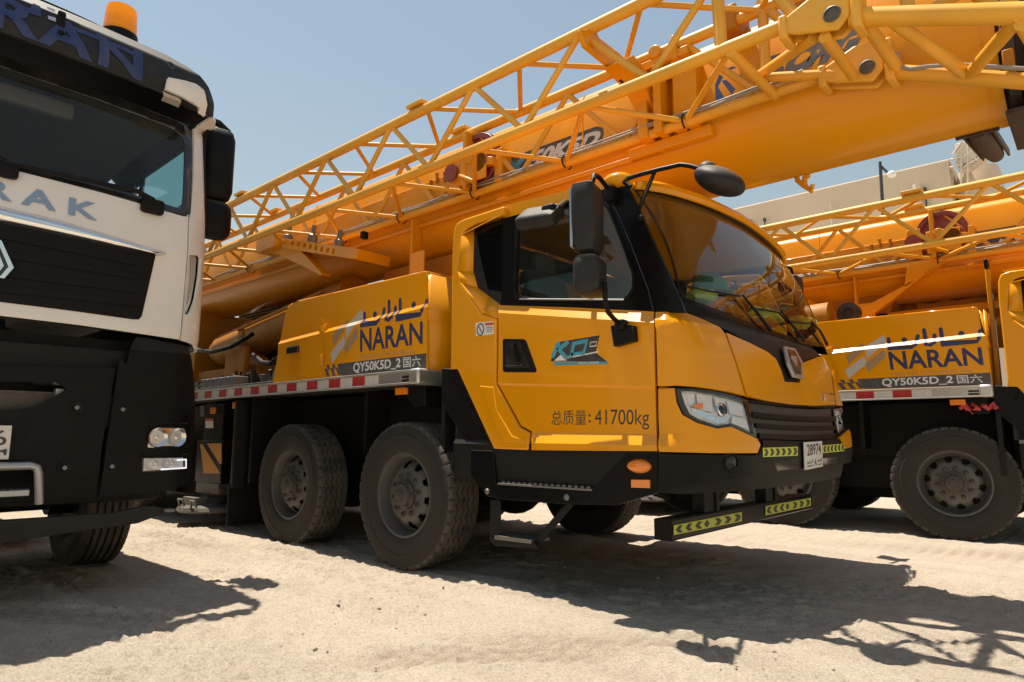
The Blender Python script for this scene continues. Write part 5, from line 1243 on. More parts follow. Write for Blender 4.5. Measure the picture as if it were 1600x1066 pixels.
# jib support beam with a row of holes, at the rear of the jib
ph = 3.62
R1 = [(440, 385), (442, 371), (460, 369), (548, 384), (560, 392), (556, 402)]
ys = 3.72
beam = [onY(x, y, ys) for x, y in ((441, 372), (560, 389), (556, 405), (440, 388))]
m = M(); holes = []
for k in range(8):
    c = onY(457+9.1*k, 380+1.85*k, ys); holes.append([c+Vector((math.cos(a)*.032, 0, math.sin(a)*.03)) for a in [2*PI*j/12 for j in range(12)]])
m.plate([beam]+holes, (0, .03, 0)); m.hexa([p+Vector((0, .03, 0)) for p in beam], [p+Vector((0, .40, 0)) for p in beam])
sb = m.build('jib_support', 'yellow boom paint', boom, bevel=.003)
m = M(); S = [onY(x, y, ys+.02) for x, y in ((412, 381), (432, 378), (470, 392), (503, 428), (500, 430), (440, 400), (414, 392))]; m.plate([S], (0, .12, 0)); m.box(S[0].x-.05, S[1].x+.1, ys-.05, ys+.2, S[0].z-.12, S[0].z+.04); m.build('support_arm', 'yellow boom paint', sb, bevel=.006)
for px, py in ((451, 368), (489, 368), (530, 376)):
    c = onY(px, py, ys+.08); m = M(); m.lathe([(.0, -.12), (.055, -.12), (.06, -.07), (.05, .0), (.025, .02), (.025, .11), (0, .11)], c, (0.15, 0, 1), 14, cap=False); m.build('clamp_bolt', 'worn steel', sb)
c = onY(565, 361, 3.9); m = M(); m.box(c.x-.03, c.x+.03, 3.9, 3.97, c.z-.08, c.z+.0); m.build('cable_clip', 'black plastic', sb, bevel=.01)

# lattice jib, stowed along the right side of the boom ----------------------------------------------------------
YN, YF_, ZL, ZU = 3.45, 4.05, 3.175, 3.712; X0J, X1J = -12.2, -.92
for (y, z, pin) in ((YN, 3.14, (1300, 22)), (YF_, 3.115, (1355, 105))):
    m = M()
    c = onY(*pin, y-.05)
    for yy in (y-.06, y+.04):
        pts = [(c.x-.24, z-.04), (c.x-.23, z+.045), (c.x-.07, c.z+.15), (c.x+.04, c.z+.15), (c.x+.09, c.z+.05), (c.x+.085, c.z-.04), (c.x+.02, c.z-.095), (c.x-.17, z-.075)]
        m.plate([[Vector((a, yy, b2)) for a, b2 in pts]], (0, .03, 0))
    m.box(c.x-.265, c.x-.22, y-.07, y+.08, z-.075, z+.06)
    m.box(c.x+.088, c.x+.135, y-.07, y+.08, c.z-.12, c.z+.13)
    if y == YN: jib = m.build('lattice_jib', 'yellow jib paint', crane, bevel=.012)
    else: m.build('hinge_plate', 'yellow jib paint', jib, bevel=.012)
for (y, pin) in ((YN, (1300, 22)), (YF_, (1355, 105))):
    c = onY(*pin, y-.06); m = M(); m.lathe([(.043, -.03), (.043, .006), (.036, .010), (.036, .003), (0, .003)], c, (0, -1, 0), 24, cap=False); m.build('hinge_pin', 'dark steel', jib)
def tubepart(name, a, b2, r, sq=False):
    m = M(); a, b2 = Vector(a), Vector(b2); d = (b2-a).normalized()*.02; a, b2 = a-d, b2+d
    if sq: m.sqbar(a, b2, r)
    else: m.bar(a, b2, r, 14)
    return m.build(name, 'yellow jib paint', jib)
for y, z, r in ((YN, ZU, .042), (YF_, ZU+.02, .039), (YN, ZL, .040), (YF_, ZL-.040, .035)):
    tubepart('chord', (X0J, y, z), (X1J+(.0 if z < 3.4 else .9), y, z), r)
PJ = 1.037
nb = 0
for k in range(9):
    xu = -3.50-PJ*(k-2); xl = xu-PJ/2
    if k < 10:
        tubepart('brace', (xu, YN, ZU), (xl, YN, ZL), .0225); tubepart('brace', (xu, YN, ZU), (xl+PJ, YN, ZL), .0225) if xl+PJ < X1J else None
        xf = xu-.56
        tubepart('brace', (xf, YF_, ZU), (xf-PJ/2, YF_, ZL-.03), .0225); tubepart('brace', (xf, YF_, ZU), (xf+PJ/2, YF_, ZL-.03), .0225) if xf+PJ/2 < X1J else None
        xt = -3.02-PJ*(k-2)
        tubepart('brace', (xt, YN, ZU), (xt-.51, YF_, ZU+.02), .0195); tubepart('brace', (xt, YN, ZU), (xt+PJ-.51, YF_, ZU+.02), .0195)
        xb = -3.48-PJ*(k-2)
        tubepart('brace', (xb, YN, ZL), (xb-.60, YF_, ZL-.03), .0195); tubepart('brace', (xb, YN, ZL), (xb+PJ-.60, YF_, ZL-.03), .0195) if xb+PJ-.6 < X1J-.1 else None
# thick end frame before the hinge, then the tapering root section
pz = lambda px, py, y: onY(px, py, y)
tubepart('brace', pz(1121, -10, YN), pz(1127, 80, YN), .036)
tubepart('brace', pz(1144, 84, YN), pz(1209, 148, YF_), .030)
tubepart('brace', pz(1290, 60, YN), pz(1334, 120, YF_-.05), .030)
tubepart('brace', pz(1183, 120, YF_-.1), pz(1268, 62, YN+.03), .030)
tubepart('brace', pz(1188, 122, YF_-.1), pz(1325, 115, YF_-.02), .030)
tubepart('brace', pz(1192, 20, YF_), pz(1196, 110, YF_), .034)
tubepart('brace', pz(1200, -25, YN), pz(1246, 30, YN), .034); tubepart('brace', pz(1190, 5, YF_), pz(1250, 60, YF_), .030)
n1, n2 = pz(1338, 27, YN), pz(1640, 20, YN); f1, f2 = pz(1395, 112, YF_), pz(1640, 130, YF_)
tubepart('root_chord', n1, n2, .048); tubepart('root_chord', f1, f2, .042)
for a, b2 in (((1345, 25), (1404, 110)), ((1392, 30), (1514, 119)), ((1513, 119), (1592, 28)), ((1600, 40), (1650, 125))):
    ya, yb = (YN, YF_) if a[1] < b2[1] else (YF_, YN)
    tubepart('root_brace', pz(*a, ya), pz(*b2, yb), .033)
for a, b2 in (((1455, 18), (1520, -25)), ((1550, 10), (1500, -30)), ((1420, 15), (1410, -30)), ((1570, 8), (1620, -40))):
    tubepart('root_brace', pz(*a, YN+.02), pz(*b2, YN+.1), .030)
# cable along the lower chord with ties, clips on the upper chords
m = M(); m.tube([(X0J+.2*k, YF_-.03+.006*math.sin(k*2.1), ZL+.004+.006*math.sin(k*1.3)) for k in range(int((X1J-.2-X0J)/.2)+1)], .010, 6); m.tube([(X0J+.2*k, YF_-.045+.005*math.sin(k*1.7+1), ZL+.016+.005*math.sin(k*.9+2)) for k in range(int((X1J-.2-X0J)/.2)+1)], .007, 6)
m.tube([pz(1372, 72, YF_), pz(1402, 85, YF_-.03), pz(1408, 104, YF_-.05), pz(1422, 108, YF_-.05), pz(1450, 104, YF_-.05), pz(1500, 101, YF_-.05), pz(1560, 105, YF_-.05), pz(1640, 110, YF_-.05)], .011, 6); m.build('jib_cable', 'cable', jib)
for k in range(8):
    x = -3.02-PJ*(k-2)-.02; m = M(); m.tube([(x, YF_+math.sin(a)*.062, ZL-.036+math.cos(a)*.056) for a in [-2.8+5.6*j/14 for j in range(15)]], .006, 6); m.build('cable_tie', 'black plastic', jib)
for px, py, y, z in ((653, 163, YN, ZU+.065), (720, 200, YF_, ZU+.085), (431, 320, YF_, ZU+.085), (378, 303, YN, ZU+.06)):
    c = onY(px, py, y); m = M(); m.box(c.x-.10, c.x+.10, y-.05, y+.06, z-.015, z+.02); m.bar((c.x-.08, y, z-.03), (c.x-.08, y, z), .02, 6); m.bar((c.x+.08, y, z-.03), (c.x+.08, y, z), .02, 6); m.build('jib_clip', 'yellow jib paint', jib, bevel=.006)

# hidden-side hardware seen on the right crane between boom and box (positions are those of this crane)
m = M(); m.hexa([(-5.9, 4.30, 1.7), (-4.9, 4.30, 1.7), (-4.55, 4.30, 2.74), (-5.7, 4.30, 2.74)], [(-5.9, 4.85, 1.7), (-4.9, 4.85, 1.7), (-4.55, 4.85, 2.74), (-5.7, 4.85, 2.74)])
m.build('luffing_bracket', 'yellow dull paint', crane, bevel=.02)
q0 = onY(1468, 447, 9.2)-Vector((2.82, 4.5, 0)); q1 = onY(1556, 470, 9.2)-Vector((2.82, 4.5, 0))
z0, z1, x0, x1 = q1.z-.02, q0.z+.06, q0.x-.25, q1.x+.1
A = [Vector(p) for p in ((x0, 4.7, z0), (x1, 4.7, z0), (x1, 4.7, z1), (x0, 4.7, z1))]
holes = [[Vector((x0+f*(x1-x0)+math.cos(a)*.10, 4.7, (z0+z1)/2-.02+math.sin(a)*.075)) for a in [2*PI*j/20 for j in range(20)]] for f in (.18, .48, .80)]
m = M(); m.plate([A]+holes, (0, .06, 0)); m.box(x0-1.2, x1, 4.9, 4.95, z0-.5, z1-.1); m.build('ballast_plate', 'yellow boom paint', crane, bevel=.004)
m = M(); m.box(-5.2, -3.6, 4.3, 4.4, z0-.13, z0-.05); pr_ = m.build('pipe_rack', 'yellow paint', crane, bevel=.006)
m = M(); m.box(-5.2, -3.6, 4.32, 4.42, z0-.30, z0-.23); m.build('rack_rail', 'yellow paint', pr_, bevel=.006)
# ================================================================== white tractor truck on the left
TC = 0.70; HW = 1.315; TR = 0.27
truck = thing('tractor_truck', 'white truck cab with black bumper, dark sun visor and amber beacon, seen from its front', 'truck', (-6.2, TC, 0))
def TXF(z): return interp(z, (0.5, 0.60, 0.75, 1.5, 1.58, 1.64, 2.20, 2.46, 3.22, 3.24, 3.33, 3.50, 3.58, 3.64), (-4.60, -4.53, -4.50, -4.50, -4.54, -4.52, -4.52, -4.55, -4.70, -4.50, -4.49, -4.535, -4.60, -4.78))
def TP(s, z):
    sg = 1 if s >= 0 else -1; a = abs(s); x = TXF(z); fl = HW-TR; arc = TR*PI/2
    bow = 0.05*(min(a, fl)/fl)**2
    if a <= fl: return Vector((x-bow, TC+s, z))
    if a <= fl+arc:
        t = (a-fl)/TR; return Vector((x-0.05-TR*(1-math.cos(t))*1.15, TC+sg*(fl+TR*math.sin(t)), z))
    return Vector((x-0.05-TR*1.15-(a-fl-arc), TC+sg*HW, z))
TS = Skin(TP, (-0.3, 3.3), (0.5, 3.64), 0.05, 0.06)
TSS = [0.06*k for k in range(-70, 71)]
TSV = [0.5+.1*k for k in range(0, 28)]+[3.24, 3.33, 3.42, 3.50, 3.54, 3.58, 3.61, 1.58, 1.64, 2.46, 3.22]
def tsz(pts): return [TS.inv(*p) for p in pts]
def tpanel(name, px, mt, off=0.0, holes=(), sym_=False, solid=.02, bev=.006, parent=None, sz=False, sub=3):
    q = px if sz else tsz(px); h = [x if sz else tsz(x) for x in holes]
    if sym_: q = [(-s, v) for s, v in q[::-1]]+q
    m = M(); TS.panel(m, [q]+h, off, TSS, TSV, sub, False, solid)
    return m.build(name, mt, parent or truck, recalc=False, sharp=30)
arc_end = HW-TR+TR*PI/2
SD = arc_end+1.75                                   # developed distance to the rear of the cab side
# shell behind the gaps
m = M(); TS.panel(m, [[(-SD, 1.60), (SD, 1.60), (SD, 2.44), (-SD, 2.44)]], -.05, TSS, TSV, 1, False); m.build('inner_shell', 'chassis black', truck, recalc=False)
# white face and cab sides
SE = TS.inv(293, 400)[0]
sc1 = rounded([(295, 398), (315, 400), (313, 430), (306, 470), (297, 491), (287, 492), (290, 440)], 5)
tpanel('front_panel', [(0, 2.475), (.55, 2.472), (SE-.05, 2.456), (SE-.003, 2.46), (SE-.006, 2.0), (SE-.010, 1.605), (.5, 1.622), (0, 1.625)], 'white paint', 0, sym_=True, sz=True)
for sg in (1, -1):
    q = [(SE+.006, 2.455), (SE+.02, 2.50), (SE+.05, 2.8), (SE+.06, 3.18), (SE+.16, 3.265), (SD, 3.28), (SD, 1.55), (SE+.32, 1.56), (SE+.16, 1.585), (SE, 1.60), (SE+.003, 2.0)]
    win = [(SE+.24, 2.47), (SE+.22, 3.18), (SE+.27, 3.235), (2.75, 3.235), (2.78, 2.47)]
    q = [(s*sg, v) for s, v in q][::sg]; win = [(s*sg, v) for s, v in win]
    scq = [(s*sg, v) for s, v in tsz(sc1)]
    cs_ = tpanel('cab_side', q, 'white paint', 0, [win, scq], sz=True)
    tpanel('air_scoop', scq[::sg], 'white paint', -.035, sz=True, solid=.004, bev=0, parent=cs_)
    tpanel('scoop_shade', [(s*sg, v) for s, v in tsz(rounded([(304, 401), (314, 402), (311, 432), (302, 468), (297, 478), (303, 440)], 4))][::sg], 'cream trim', -.030, sz=True, solid=.003, bev=0, parent=cs_)  # duller patch, shade inside the white scoop put into the colour
    m = M(); TS.panel(m, [win], -.015, [], [], 1, False); m.build('side_window', 'truck side glass', truck, recalc=False)
    m = M(); ring = [TP(s, v) for s, v in win]; m.tube([p-Vector((0, sg*.008, 0)) for p in ring], .022, 6, closed=True); m.build('window_seal', 'black plastic', truck)
# dark grille with its horizontal blades, chrome wing, badge, lettering
gq = tsz([(243, 397), (232, 446), (221, 494), (216, 499.5), (205, 499), (120, 487), (0, 472)])
tg = tpanel('grille', [(0, gq[0][1]+.09)]+gq+[(0, gq[-1][1])], 'black plastic', .006, sym_=True, sz=True)
for y0, y1 in ((372, 413), (402, 434), (432, 455), (457, 476)):
    a, b2 = TS.inv(0, y0), TS.inv(212, y1)
    tpanel('grille_blade', [(-b2[0], b2[1]+.02), (0, a[1]+.035), (b2[0], b2[1]+.02), (b2[0], b2[1]-.012), (0, a[1]-.005), (-b2[0], b2[1]-.012)], 'black plastic', .018, sz=True, parent=tg, solid=.025, bev=.004)
cq = tsz([(0, 322), (90, 344), (180, 372), (250, 392), (256, 396), (250, 399), (225, 396), (120, 373), (0, 349)])
cm_ = [(s, v) for s, v in cq]
def wing(off, i0, i1, nm, pts, par=None):
    return tpanel(nm, pts, 'chrome', off, sz=True, sym_=True, solid=.02, bev=.008, parent=par)
up = tsz([(0, 322), (90, 343), (180, 370), (250, 392.5), (255, 395)]); mid = tsz([(255, 397), (225, 391), (120, 364), (0, 334)]); lo = tsz([(255, 397.5), (246, 399), (200, 391), (110, 372), (0, 350)])
upc = [(0, up[0][1]+.012)]+up; midc = mid+[(0, mid[-1][1]+.012)]
m = M()
def wingstrip(A, B, offa, offb):                    # a bevelled chrome strip between two developed lines
    n = 40
    def ev(L, t):
        x = t*(len(L)-1); i = min(len(L)-2, int(x)); f = x-i; return (L[i][0]*(1-f)+L[i+1][0]*f, L[i][1]*(1-f)+L[i+1][1]*f)
    for sg in (1, -1):
        def fn(u, t):
            a, b2 = ev(A, u), ev(B, u); s = (a[0]*(1-t)+b2[0]*t)*sg; v = a[1]*(1-t)+b2[1]*t; off = offa*(1-t)+offb*t
            return TP(s, v)+TS.nrm(s, v)*off
        m.grid(fn, n, 1)
U = [(0, up[0][1]+.012)]+up; Mi = [(0, mid[-1][1]+.012)]+mid[::-1]; Lo = [(0, lo[-1][1]+.012)]+lo[::-1]
wingstrip(U, Mi, .0, .035); wingstrip(Mi, Lo, .035, .0); m.build('chrome_wing', 'chrome', truck, solid=.004)
bq = [(0, TS.inv(4, 438)[1]), (TS.inv(4, 438)[0], TS.inv(4, 438)[1]+.005), TS.inv(19, 420), TS.inv(0, 378), (0, TS.inv(0, 378)[1]+.02)]
bq2 = [(abs(s) if abs(s) > 1e-6 else 0, v) for s, v in bq]
tb = tpanel('badge', bq2, 'chrome', .035, sym_=True, sz=True, bev=.008)
tpanel('badge_field', [(s*.82, v*.86+bq2[2][1]*.14) for s, v in bq2], 'gloss black', .038, sym_=True, sz=True, solid=.003, bev=0, parent=tb)
tpanel('badge_core', [(s*.66, v*.74+bq2[2][1]*.26) for s, v in bq2], 'chrome', .044, sym_=True, sz=True, solid=.006, bev=.002, parent=tb)
kb, kt = TS.inv(145, 344.5), TS.inv(149, 319)
m = M(); sr = (kb[0]+kt[0])/2; sr += .02; A = [TP(-sr, kb[1])+Vector((.0, 0, 0)), TP(sr, kb[1]), TP(-sr, kt[1]+.004), TP(sr, kt[1]+.004)]
add_text(m, 'SITRAK', A[0], A[1], A[2], A[3], (1, 0, 0), .03, 0, 1.55, mapf=lambda p: TP(p.y-TC, p.z)+Vector((.006, 0, 0)))
m.build('front_lettering', 'silver letters', truck, recalc=False)
# windscreen
wq = [(.0, 3.20), (.60, 3.20), (SE-.04, 3.185), (SE+.035, 3.15), (SE+.045, 3.0), (SE+.03, 2.6), (SE+.02, 2.50), (SE-.02, 2.462), (.5, 2.478), (0, 2.48)]
hq = [(s*.945, v if 2.6 < v < 3.1 else (v-.075 if v > 3 else v+.05)) for s, v in wq]
hole = [(-s, v) for s, v in hq[::-1]]+hq
q = [(-s, v) for s, v in wq[::-1]]+wq
m = M(); TS.panel(m, [q, hole], -.006, TSS, TSV, 2, False); m.build('windscreen_border', 'gloss black', truck, recalc=False, solid=.01)
m = M(); TS.panel(m, [hole], -.008, TSS, TSV, 2, False); m.build('windscreen', 'truck glass', truck, recalc=False)
for k in (-.75, 0.05, .85):
    a = TP(k, 2.50); m = M(); m.tube([a+Vector((.05, -.75, .005)), a+Vector((.05, -.1, .03)), a+Vector((.04, 0, .0))], [.012, .016, .02], 8); m.rbox(a+Vector((.03, 0, -.04)), (.03, .07, .05), .02); m.build('wiper', 'black plastic', truck)
# sun visor / roof fairing
vz = [(0, 3.245), (.6, 3.245), (1.0, 3.235), (1.15, 3.235), (1.25, 3.25), (1.24, 3.36), (1.18, 3.45), (1.04, 3.54), (.80, 3.60), (.5, 3.635), (0, 3.637)]
vis = tpanel('sun_visor', vz[::-1], 'dusty black plastic', .0, sym_=True, sz=True, solid=.03, bev=.012)
m = M()
def roofp(u, t):
    y = (2*u-1)*HW; a = abs(2*u-1); z = 3.24+0.41*(1-a**3.2)**.6; x = -4.70-t*1.95
    x -= .20*a**3*(1-t); z -= .12*smooth(.6, 1, t)
    return Vector((x, TC+y, z))
m.grid(roofp, 40, 20); m.build('roof', 'black plastic', truck)
m = M(); m.box(-6.67, -6.63, TC-HW+.03, TC+HW-.03, 1.1, 3.26); m.build('rear_wall', 'interior dark', truck)
# white corner fairings with clearance lamps
for sg in (1, -1):
    q = tsz([(259, 126), (285, 131), (302, 136), (313, 145), (318, 175), (309, 169), (281, 153), (255, 142)])
    q = [(s*sg, v) for s, v in q][::sg]
    cf = tpanel('corner_fairing', q, 'white paint', .04, sz=True, solid=.03, bev=.008)
    q = [(s*sg, v) for s, v in tsz([(252, 143), (279, 154), (279, 166), (252, 155)])][::sg]; tpanel('clearance_lamp', q, 'lamp lens', .03, sz=True, solid=.0, bev=0, parent=cf); tpanel('lamp_back', q, 'decal silver', .01, sz=True, solid=.0, bev=0, parent=cf)
# blue lettering on the visor
m = M(); nl = TS.inv(222, 119); nt_ = TS.inv(218, 84)
z0, z1 = 3.262, 3.475; sr = nl[0]
add_text(m, 'NARAN', Vector((0, TC-sr, z0)), Vector((0, TC+sr, z0)), Vector((0, TC-sr, z1)), Vector((0, TC+sr, z1)), (1, 0, 0), .035, 0, 1.2, lift=0)
for no, ks in (((0, 0, 1), (3.33, 3.38, 3.42, 3.46, 3.50)), ((0, 1, 0), [TC+.05*k for k in range(-30, 31)])):
    for k in ks: bmesh.ops.bisect_plane(m.bm, geom=m.bm.verts[:]+m.bm.edges[:]+m.bm.faces[:], plane_co=(0, k, k), plane_no=no, dist=1e-5)
for vv in m.bm.verts: s_, v_ = vv.co.y-TC, vv.co.z; vv.co = TP(s_, v_)+TS.nrm(s_, v_)*.006
def ton(px, py, off=.006): s, v = TS.inv(px, py); return TP(s, v)+TS.nrm(s, v)*off
for pts, wd in (([(102, 41), (130, 51), (160, 63), (190, 76), (213, 87), (216, 81)], .030), ([(79, 14), (81, 33)], .04), ([(34, 14), (46, 18), (55, 21), (57, 9)], .035), ([(150, 52), (155, 56)], .03)):
    stroke(m, [ton(*p) for p in pts], wd, (1, 0, .2), round_caps=False)
m.build('visor_lettering', 'truck blue lettering', vis, recalc=False)
m = M(); a = ton(95, 33, .01); m.rbox(a, (.012, .022, .055), .01); m.ell(ton(94, 53, .016), .016); m.ell(ton(91, 28, .016), .010); m.build('visor_bracket', 'black plastic', vis)
m = M(); p = ton(267, 103, .0); m.lathe([(.03, -.01), (.03, .004), (.018, .004), (0, -.005)], p, TS.nrm(*TS.inv(267, 103)), 16, cap=False); m.build('washer_port', 'gloss black', vis)
# beacon
bx = onX(187, 55, -4.92); bt = onX(189, 12, -4.92); r = .107
m = M(); m.lathe([(r*1.05, -.06), (r*1.05, .0), (r*.9, .012)], bx, (0, 0, 1), 32); bs = m.build('beacon_base', 'black plastic', truck)
h = bt.z-bx.z
m = M(); m.lathe([(r*1.0, .0), (r*1.0, .015), (r*.955, .02), (r*.95, h*.36), (r*.93, h*.38), (r*.935, h*.55), (r*.91, h*.57), (r*.91, h*.80), (r*.86, h*.94), (r*.70, h*1.0), (0, h*1.02)], bx, (0, 0, 1), 36, cap=False); m.build('beacon_lens', 'beacon amber', bs)
# side mirrors
for sg in (1, -1):
    ym_ = TC+sg*(HW+.19)
    A, B, Cc = onY(343, 203, TC+HW+.19), onY(345, 309, TC+HW+.19), onY(346, 368, TC+HW+.19)
    m = M(); m.rbox((A.x, ym_, (A.z+B.z)/2), (.085, .125, (A.z-B.z)/2+.004), .075, Matrix.Rotation(sg*-.15, 3, 'Z'), 6); mm = m.build('side_mirror', 'black plastic', truck)
    m = M(); m.rbox((A.x, ym_, (B.z+Cc.z)/2), (.095, .13, (B.z-Cc.z)/2-.002), .085, Matrix.Rotation(sg*-.15, 3, 'Z'), 6); m.build('lower_mirror', 'black plastic', mm)
    m = M(); m.tube([(A.x-.10, ym_-sg*.22, A.z+.00), (A.x-.04, ym_-sg*.14, A.z+.07), (A.x-.02, ym_, A.z+.06), (A.x-.0, ym_+sg*.08, A.z-.0)], [.04, .035, .03, .025], 10); m.build('mirror_arm', 'black plastic', mm)
    m = M(); m.tube([(A.x-.12, ym_-sg*.24, Cc.z+.05), (A.x-.05, ym_-sg*.12, Cc.z+.04), (A.x, ym_, Cc.z+.06)], [.05, .045, .03], 10); m.build('mirror_arm', 'black plastic', mm)
# bumper: seen plates with the openings between them
bp1 = tpanel('bumper', tsz([(213, 527), (250, 533), (292, 541), (299, 560), (304, 600), (305, 660), (303, 720), (300, 752), (252, 768), (154, 777), (166, 700), (181, 600), (186, 560), (198, 570), (203, 545)]), 'black plastic', .0, sz=True, bev=.012)
q = [(-s, v) for s, v in tsz([(213, 527), (250, 533), (292, 541), (299, 560), (304, 600), (305, 660), (303, 720), (300, 752), (252, 768), (154, 777), (166, 700), (181, 600), (186, 560), (198, 570), (203, 545)])][::-1]
tpanel('bumper', q, 'black plastic', .0, sz=True, bev=.012)
bc = tsz([(182, 575), (176, 610), (160, 700), (150, 777), (70, 785), (62, 786), (72, 740), (66, 727), (52, 722), (0, 724)])
up_ = tsz([(0, 575), (182, 575)])
cen = [(0, up_[0][1])]+[bc[0]]+bc[1:5]+[(bc[4][0]*.999, bc[4][1]), (0, bc[4][1])]
zr_ = TS.inv(60, 630); zrt = TS.inv(60, 598)
hole1 = [TS.inv(*p) for p in ((0, 596), (88, 597), (98, 601), (106, 609), (85, 620), (60, 634), (28, 640), (0, 641))]
hole1 = hole1+[(-s, v) for s, v in hole1[::-1]]
hole2 = tsz([(0, 728), (50, 729), (58, 738), (54, 780), (0, 782)]); hole2 = hole2+[(-s, v) for s, v in hole2[::-1]]
q = [(-s, v) for s, v in cen[::-1]]+cen
def dd(l):
    o_ = []
    for p in l:
        if not o_ or (abs(p[0]-o_[-1][0])+abs(p[1]-o_[-1][1])) > 1e-4: o_.append(p)
    return o_
bp2 = tpanel('bumper_centre', dd(q), 'black plastic', -.012, [dd(hole1), dd(hole2)], sz=True, bev=.008, sub=2)
m = M(); m.box(-4.80, -4.77, TC-1.22, TC+1.22, .60, 1.58); m.build('dark_backing', 'chassis black', truck)  # dark sheet added so the gaps behind the bumper read as shade
m = M(); m.box(-4.66, -4.62, TC-.95, TC+.95, 1.02, 1.22); rd = m.build('radiator', 'radiator', truck)
m = M()
for k in range(18): z = 1.03+.0105*k; m.box(-4.62, -4.612, TC-.92, TC+.62, z, z+.004)
m.build('radiator_fins', 'dark steel', rd)
m = M(); m.box(-4.63, -4.58, TC+.42, TC+.46, 1.02, 1.24); m.build('radiator_tank', 'silver pipe', rd)
m = M(); m.box(-4.75, -4.60, TC-1.0, TC+1.0, 1.28, 1.50); m.box(-4.66, -4.60, TC-1.0, TC+.5, 1.30, 1.34); m.bar((-4.60, TC+.3, 1.285), (-4.60, TC+.62, 1.28), .03); cb = m.build('cross_member', 'chassis black', truck, bevel=.01)
m = M(); m.bar((-4.57, TC+.40, 1.292), (-4.57, TC+.44, 1.29), .03, 10); m.build('tow_pin', 'aluminium', cb)
for px, py in ((120, 637), (192, 640), (101, 731), (175, 729)):
    m = M(); p = ton(px, py, -.004); m.lathe([(.034, 0), (.034, .003), (.02, .001), (.016, -.002), (.016, .006), (0, .008)], p, (1, 0, 0), 16, cap=False); m.build('bumper_bolt', 'chassis black', bp1)
    m = M(); m.lathe([(.014, .004), (.012, .012), (0, .013)], p, (1, 0, 0), 12, cap=False); m.build('bolt_head', 'worn steel', bp1)
# lamps
def tlamp(outer, bowls, extra):
    h = tpanel('headlight', outer, 'gloss black', .004, solid=.004, bev=0)
    cxm = sum(p[0] for p in outer)/len(outer); cym = sum(p[1] for p in outer)/len(outer)
    tpanel('lamp_bowl', [(cxm+(x-cxm)*.93, cym+(y-cym)*.88) for x, y in outer], 'lamp bowl', .007, solid=.002, parent=h)
    for cx, cy, rr in bowls:
        s, v = TS.inv(cx, cy); p = TP(s, v); n = TS.nrm(s, v)
        m = M(); m.lathe([(rr, .012), (rr*.9, .006), (rr*.6, -.01), (rr*.25, -.018), (rr*.24, .0), (rr*.1, .006), (0, .007)], p+n*.010, n, 28, cap=False); m.build('reflector', 'reflector', h)
    extra(h)
    tpanel('lens', outer, 'lamp lens', .026, solid=0, bev=0, parent=h)
    return h
def ex1(h): tpanel('turn_signal', [(254, 669), (264, 669), (262, 680), (258, 680)], 'amber lens', .012, solid=.004, bev=0, parent=h); tpanel('lamp_trim', [(231, 690), (236, 676), (240, 700), (230, 699)], 'reflector', .008, solid=.002, bev=0, parent=h)
tlamp(rounded([(230, 690), (236, 671), (244, 667.5), (288, 668), (290.5, 675), (290, 690), (284, 698.5), (228.5, 699.5)], 3), [(245, 683.5, .060), (274.5, 683.5, .060)], ex1)
def ex2(h):
    m = M(); pts = [(272, 719), (284.5, 718), (284.5, 731), (248, 733.5)]; m.tube([ton(*p, .030) for p in pts], .005, 8); m.build('running_light', 'running light', h)
tlamp([(222, 715.5), (287, 714), (287, 732), (221, 737)], [(235, 725, .035), (261, 724, .035)], ex2)
m = M(); m.tube([ton(232, 667, .012), ton(245, 663.5, .012), ton(290, 661.5, .012), ton(293, 645, .012)], .006, 6); m.tube([ton(222, 712, .012), ton(290, 709.5, .012)], .006, 6); m.build('lamp_surround', 'black plastic', bp1)
# number plate
a, b2 = onX(19.5, 665, -4.47), onX(16.5, 718, -4.47); w_ = .52
m = M(); m.box(-4.478, -4.47, a.y-w_, a.y, b2.z, a.z); tp_ = m.build('number_plate', 'decal white', truck, bevel=.004)
m = M(); add_text(m, '6', (-4.47, a.y-.085, b2.z+.075), (-4.47, a.y-.02, b2.z+.075), (-4.47, a.y-.085, a.z-.025), (-4.47, a.y-.02, a.z-.025), (1, 0, 0), .0, lift=.003)
stroke(m, [(-4.466, a.y-.09, b2.z+.03), (-4.466, a.y-.05, b2.z+.03), (-4.466, a.y-.045, b2.z+.045)], .010, (1, 0, 0)); stroke(m, [(-4.466, a.y-.035, b2.z+.045), (-4.466, a.y-.022, b2.z+.05), (-4.466, a.y-.02, b2.z+.028)], .012, (1, 0, 0))
m.build('plate_lettering', 'decal black', tp_, recalc=False)
# tube step in the middle
e1, e2, e3 = ton(0, 727, .06), ton(56, 727, .06), ton(57, 783, .05)
m = M(); pts = [Vector((e3.x, 2*TC-e3.y, e3.z)), Vector((e2.x, 2*TC-e2.y, e2.z-.03)), Vector((e2.x, 2*TC-e2.y+.04, e2.z)), Vector((e2.x, e2.y-.04, e2.z)), Vector((e2.x, e2.y-.01, e2.z-.012)), Vector((e2.x, e2.y, e2.z-.04)), e3]
m.tube(pts, .022, 12); stp = m.build('step_tube', 'silver pipe', truck)
m = M(); zt_ = ton(40, 765).z; m.box(-4.60, -4.45, 2*TC-e2.y+.03, e2.y-.03, zt_-.03, zt_+.004); m.build('step_tread', 'silver pipe', stp, bevel=.004)
m = M()
for k in range(18): m.ell((-4.50, 2*TC-e2.y+.06+k*.035, zt_+.006), (.012, .010, .006), 8, 5)
m.build('tread_studs', 'dark steel', stp)
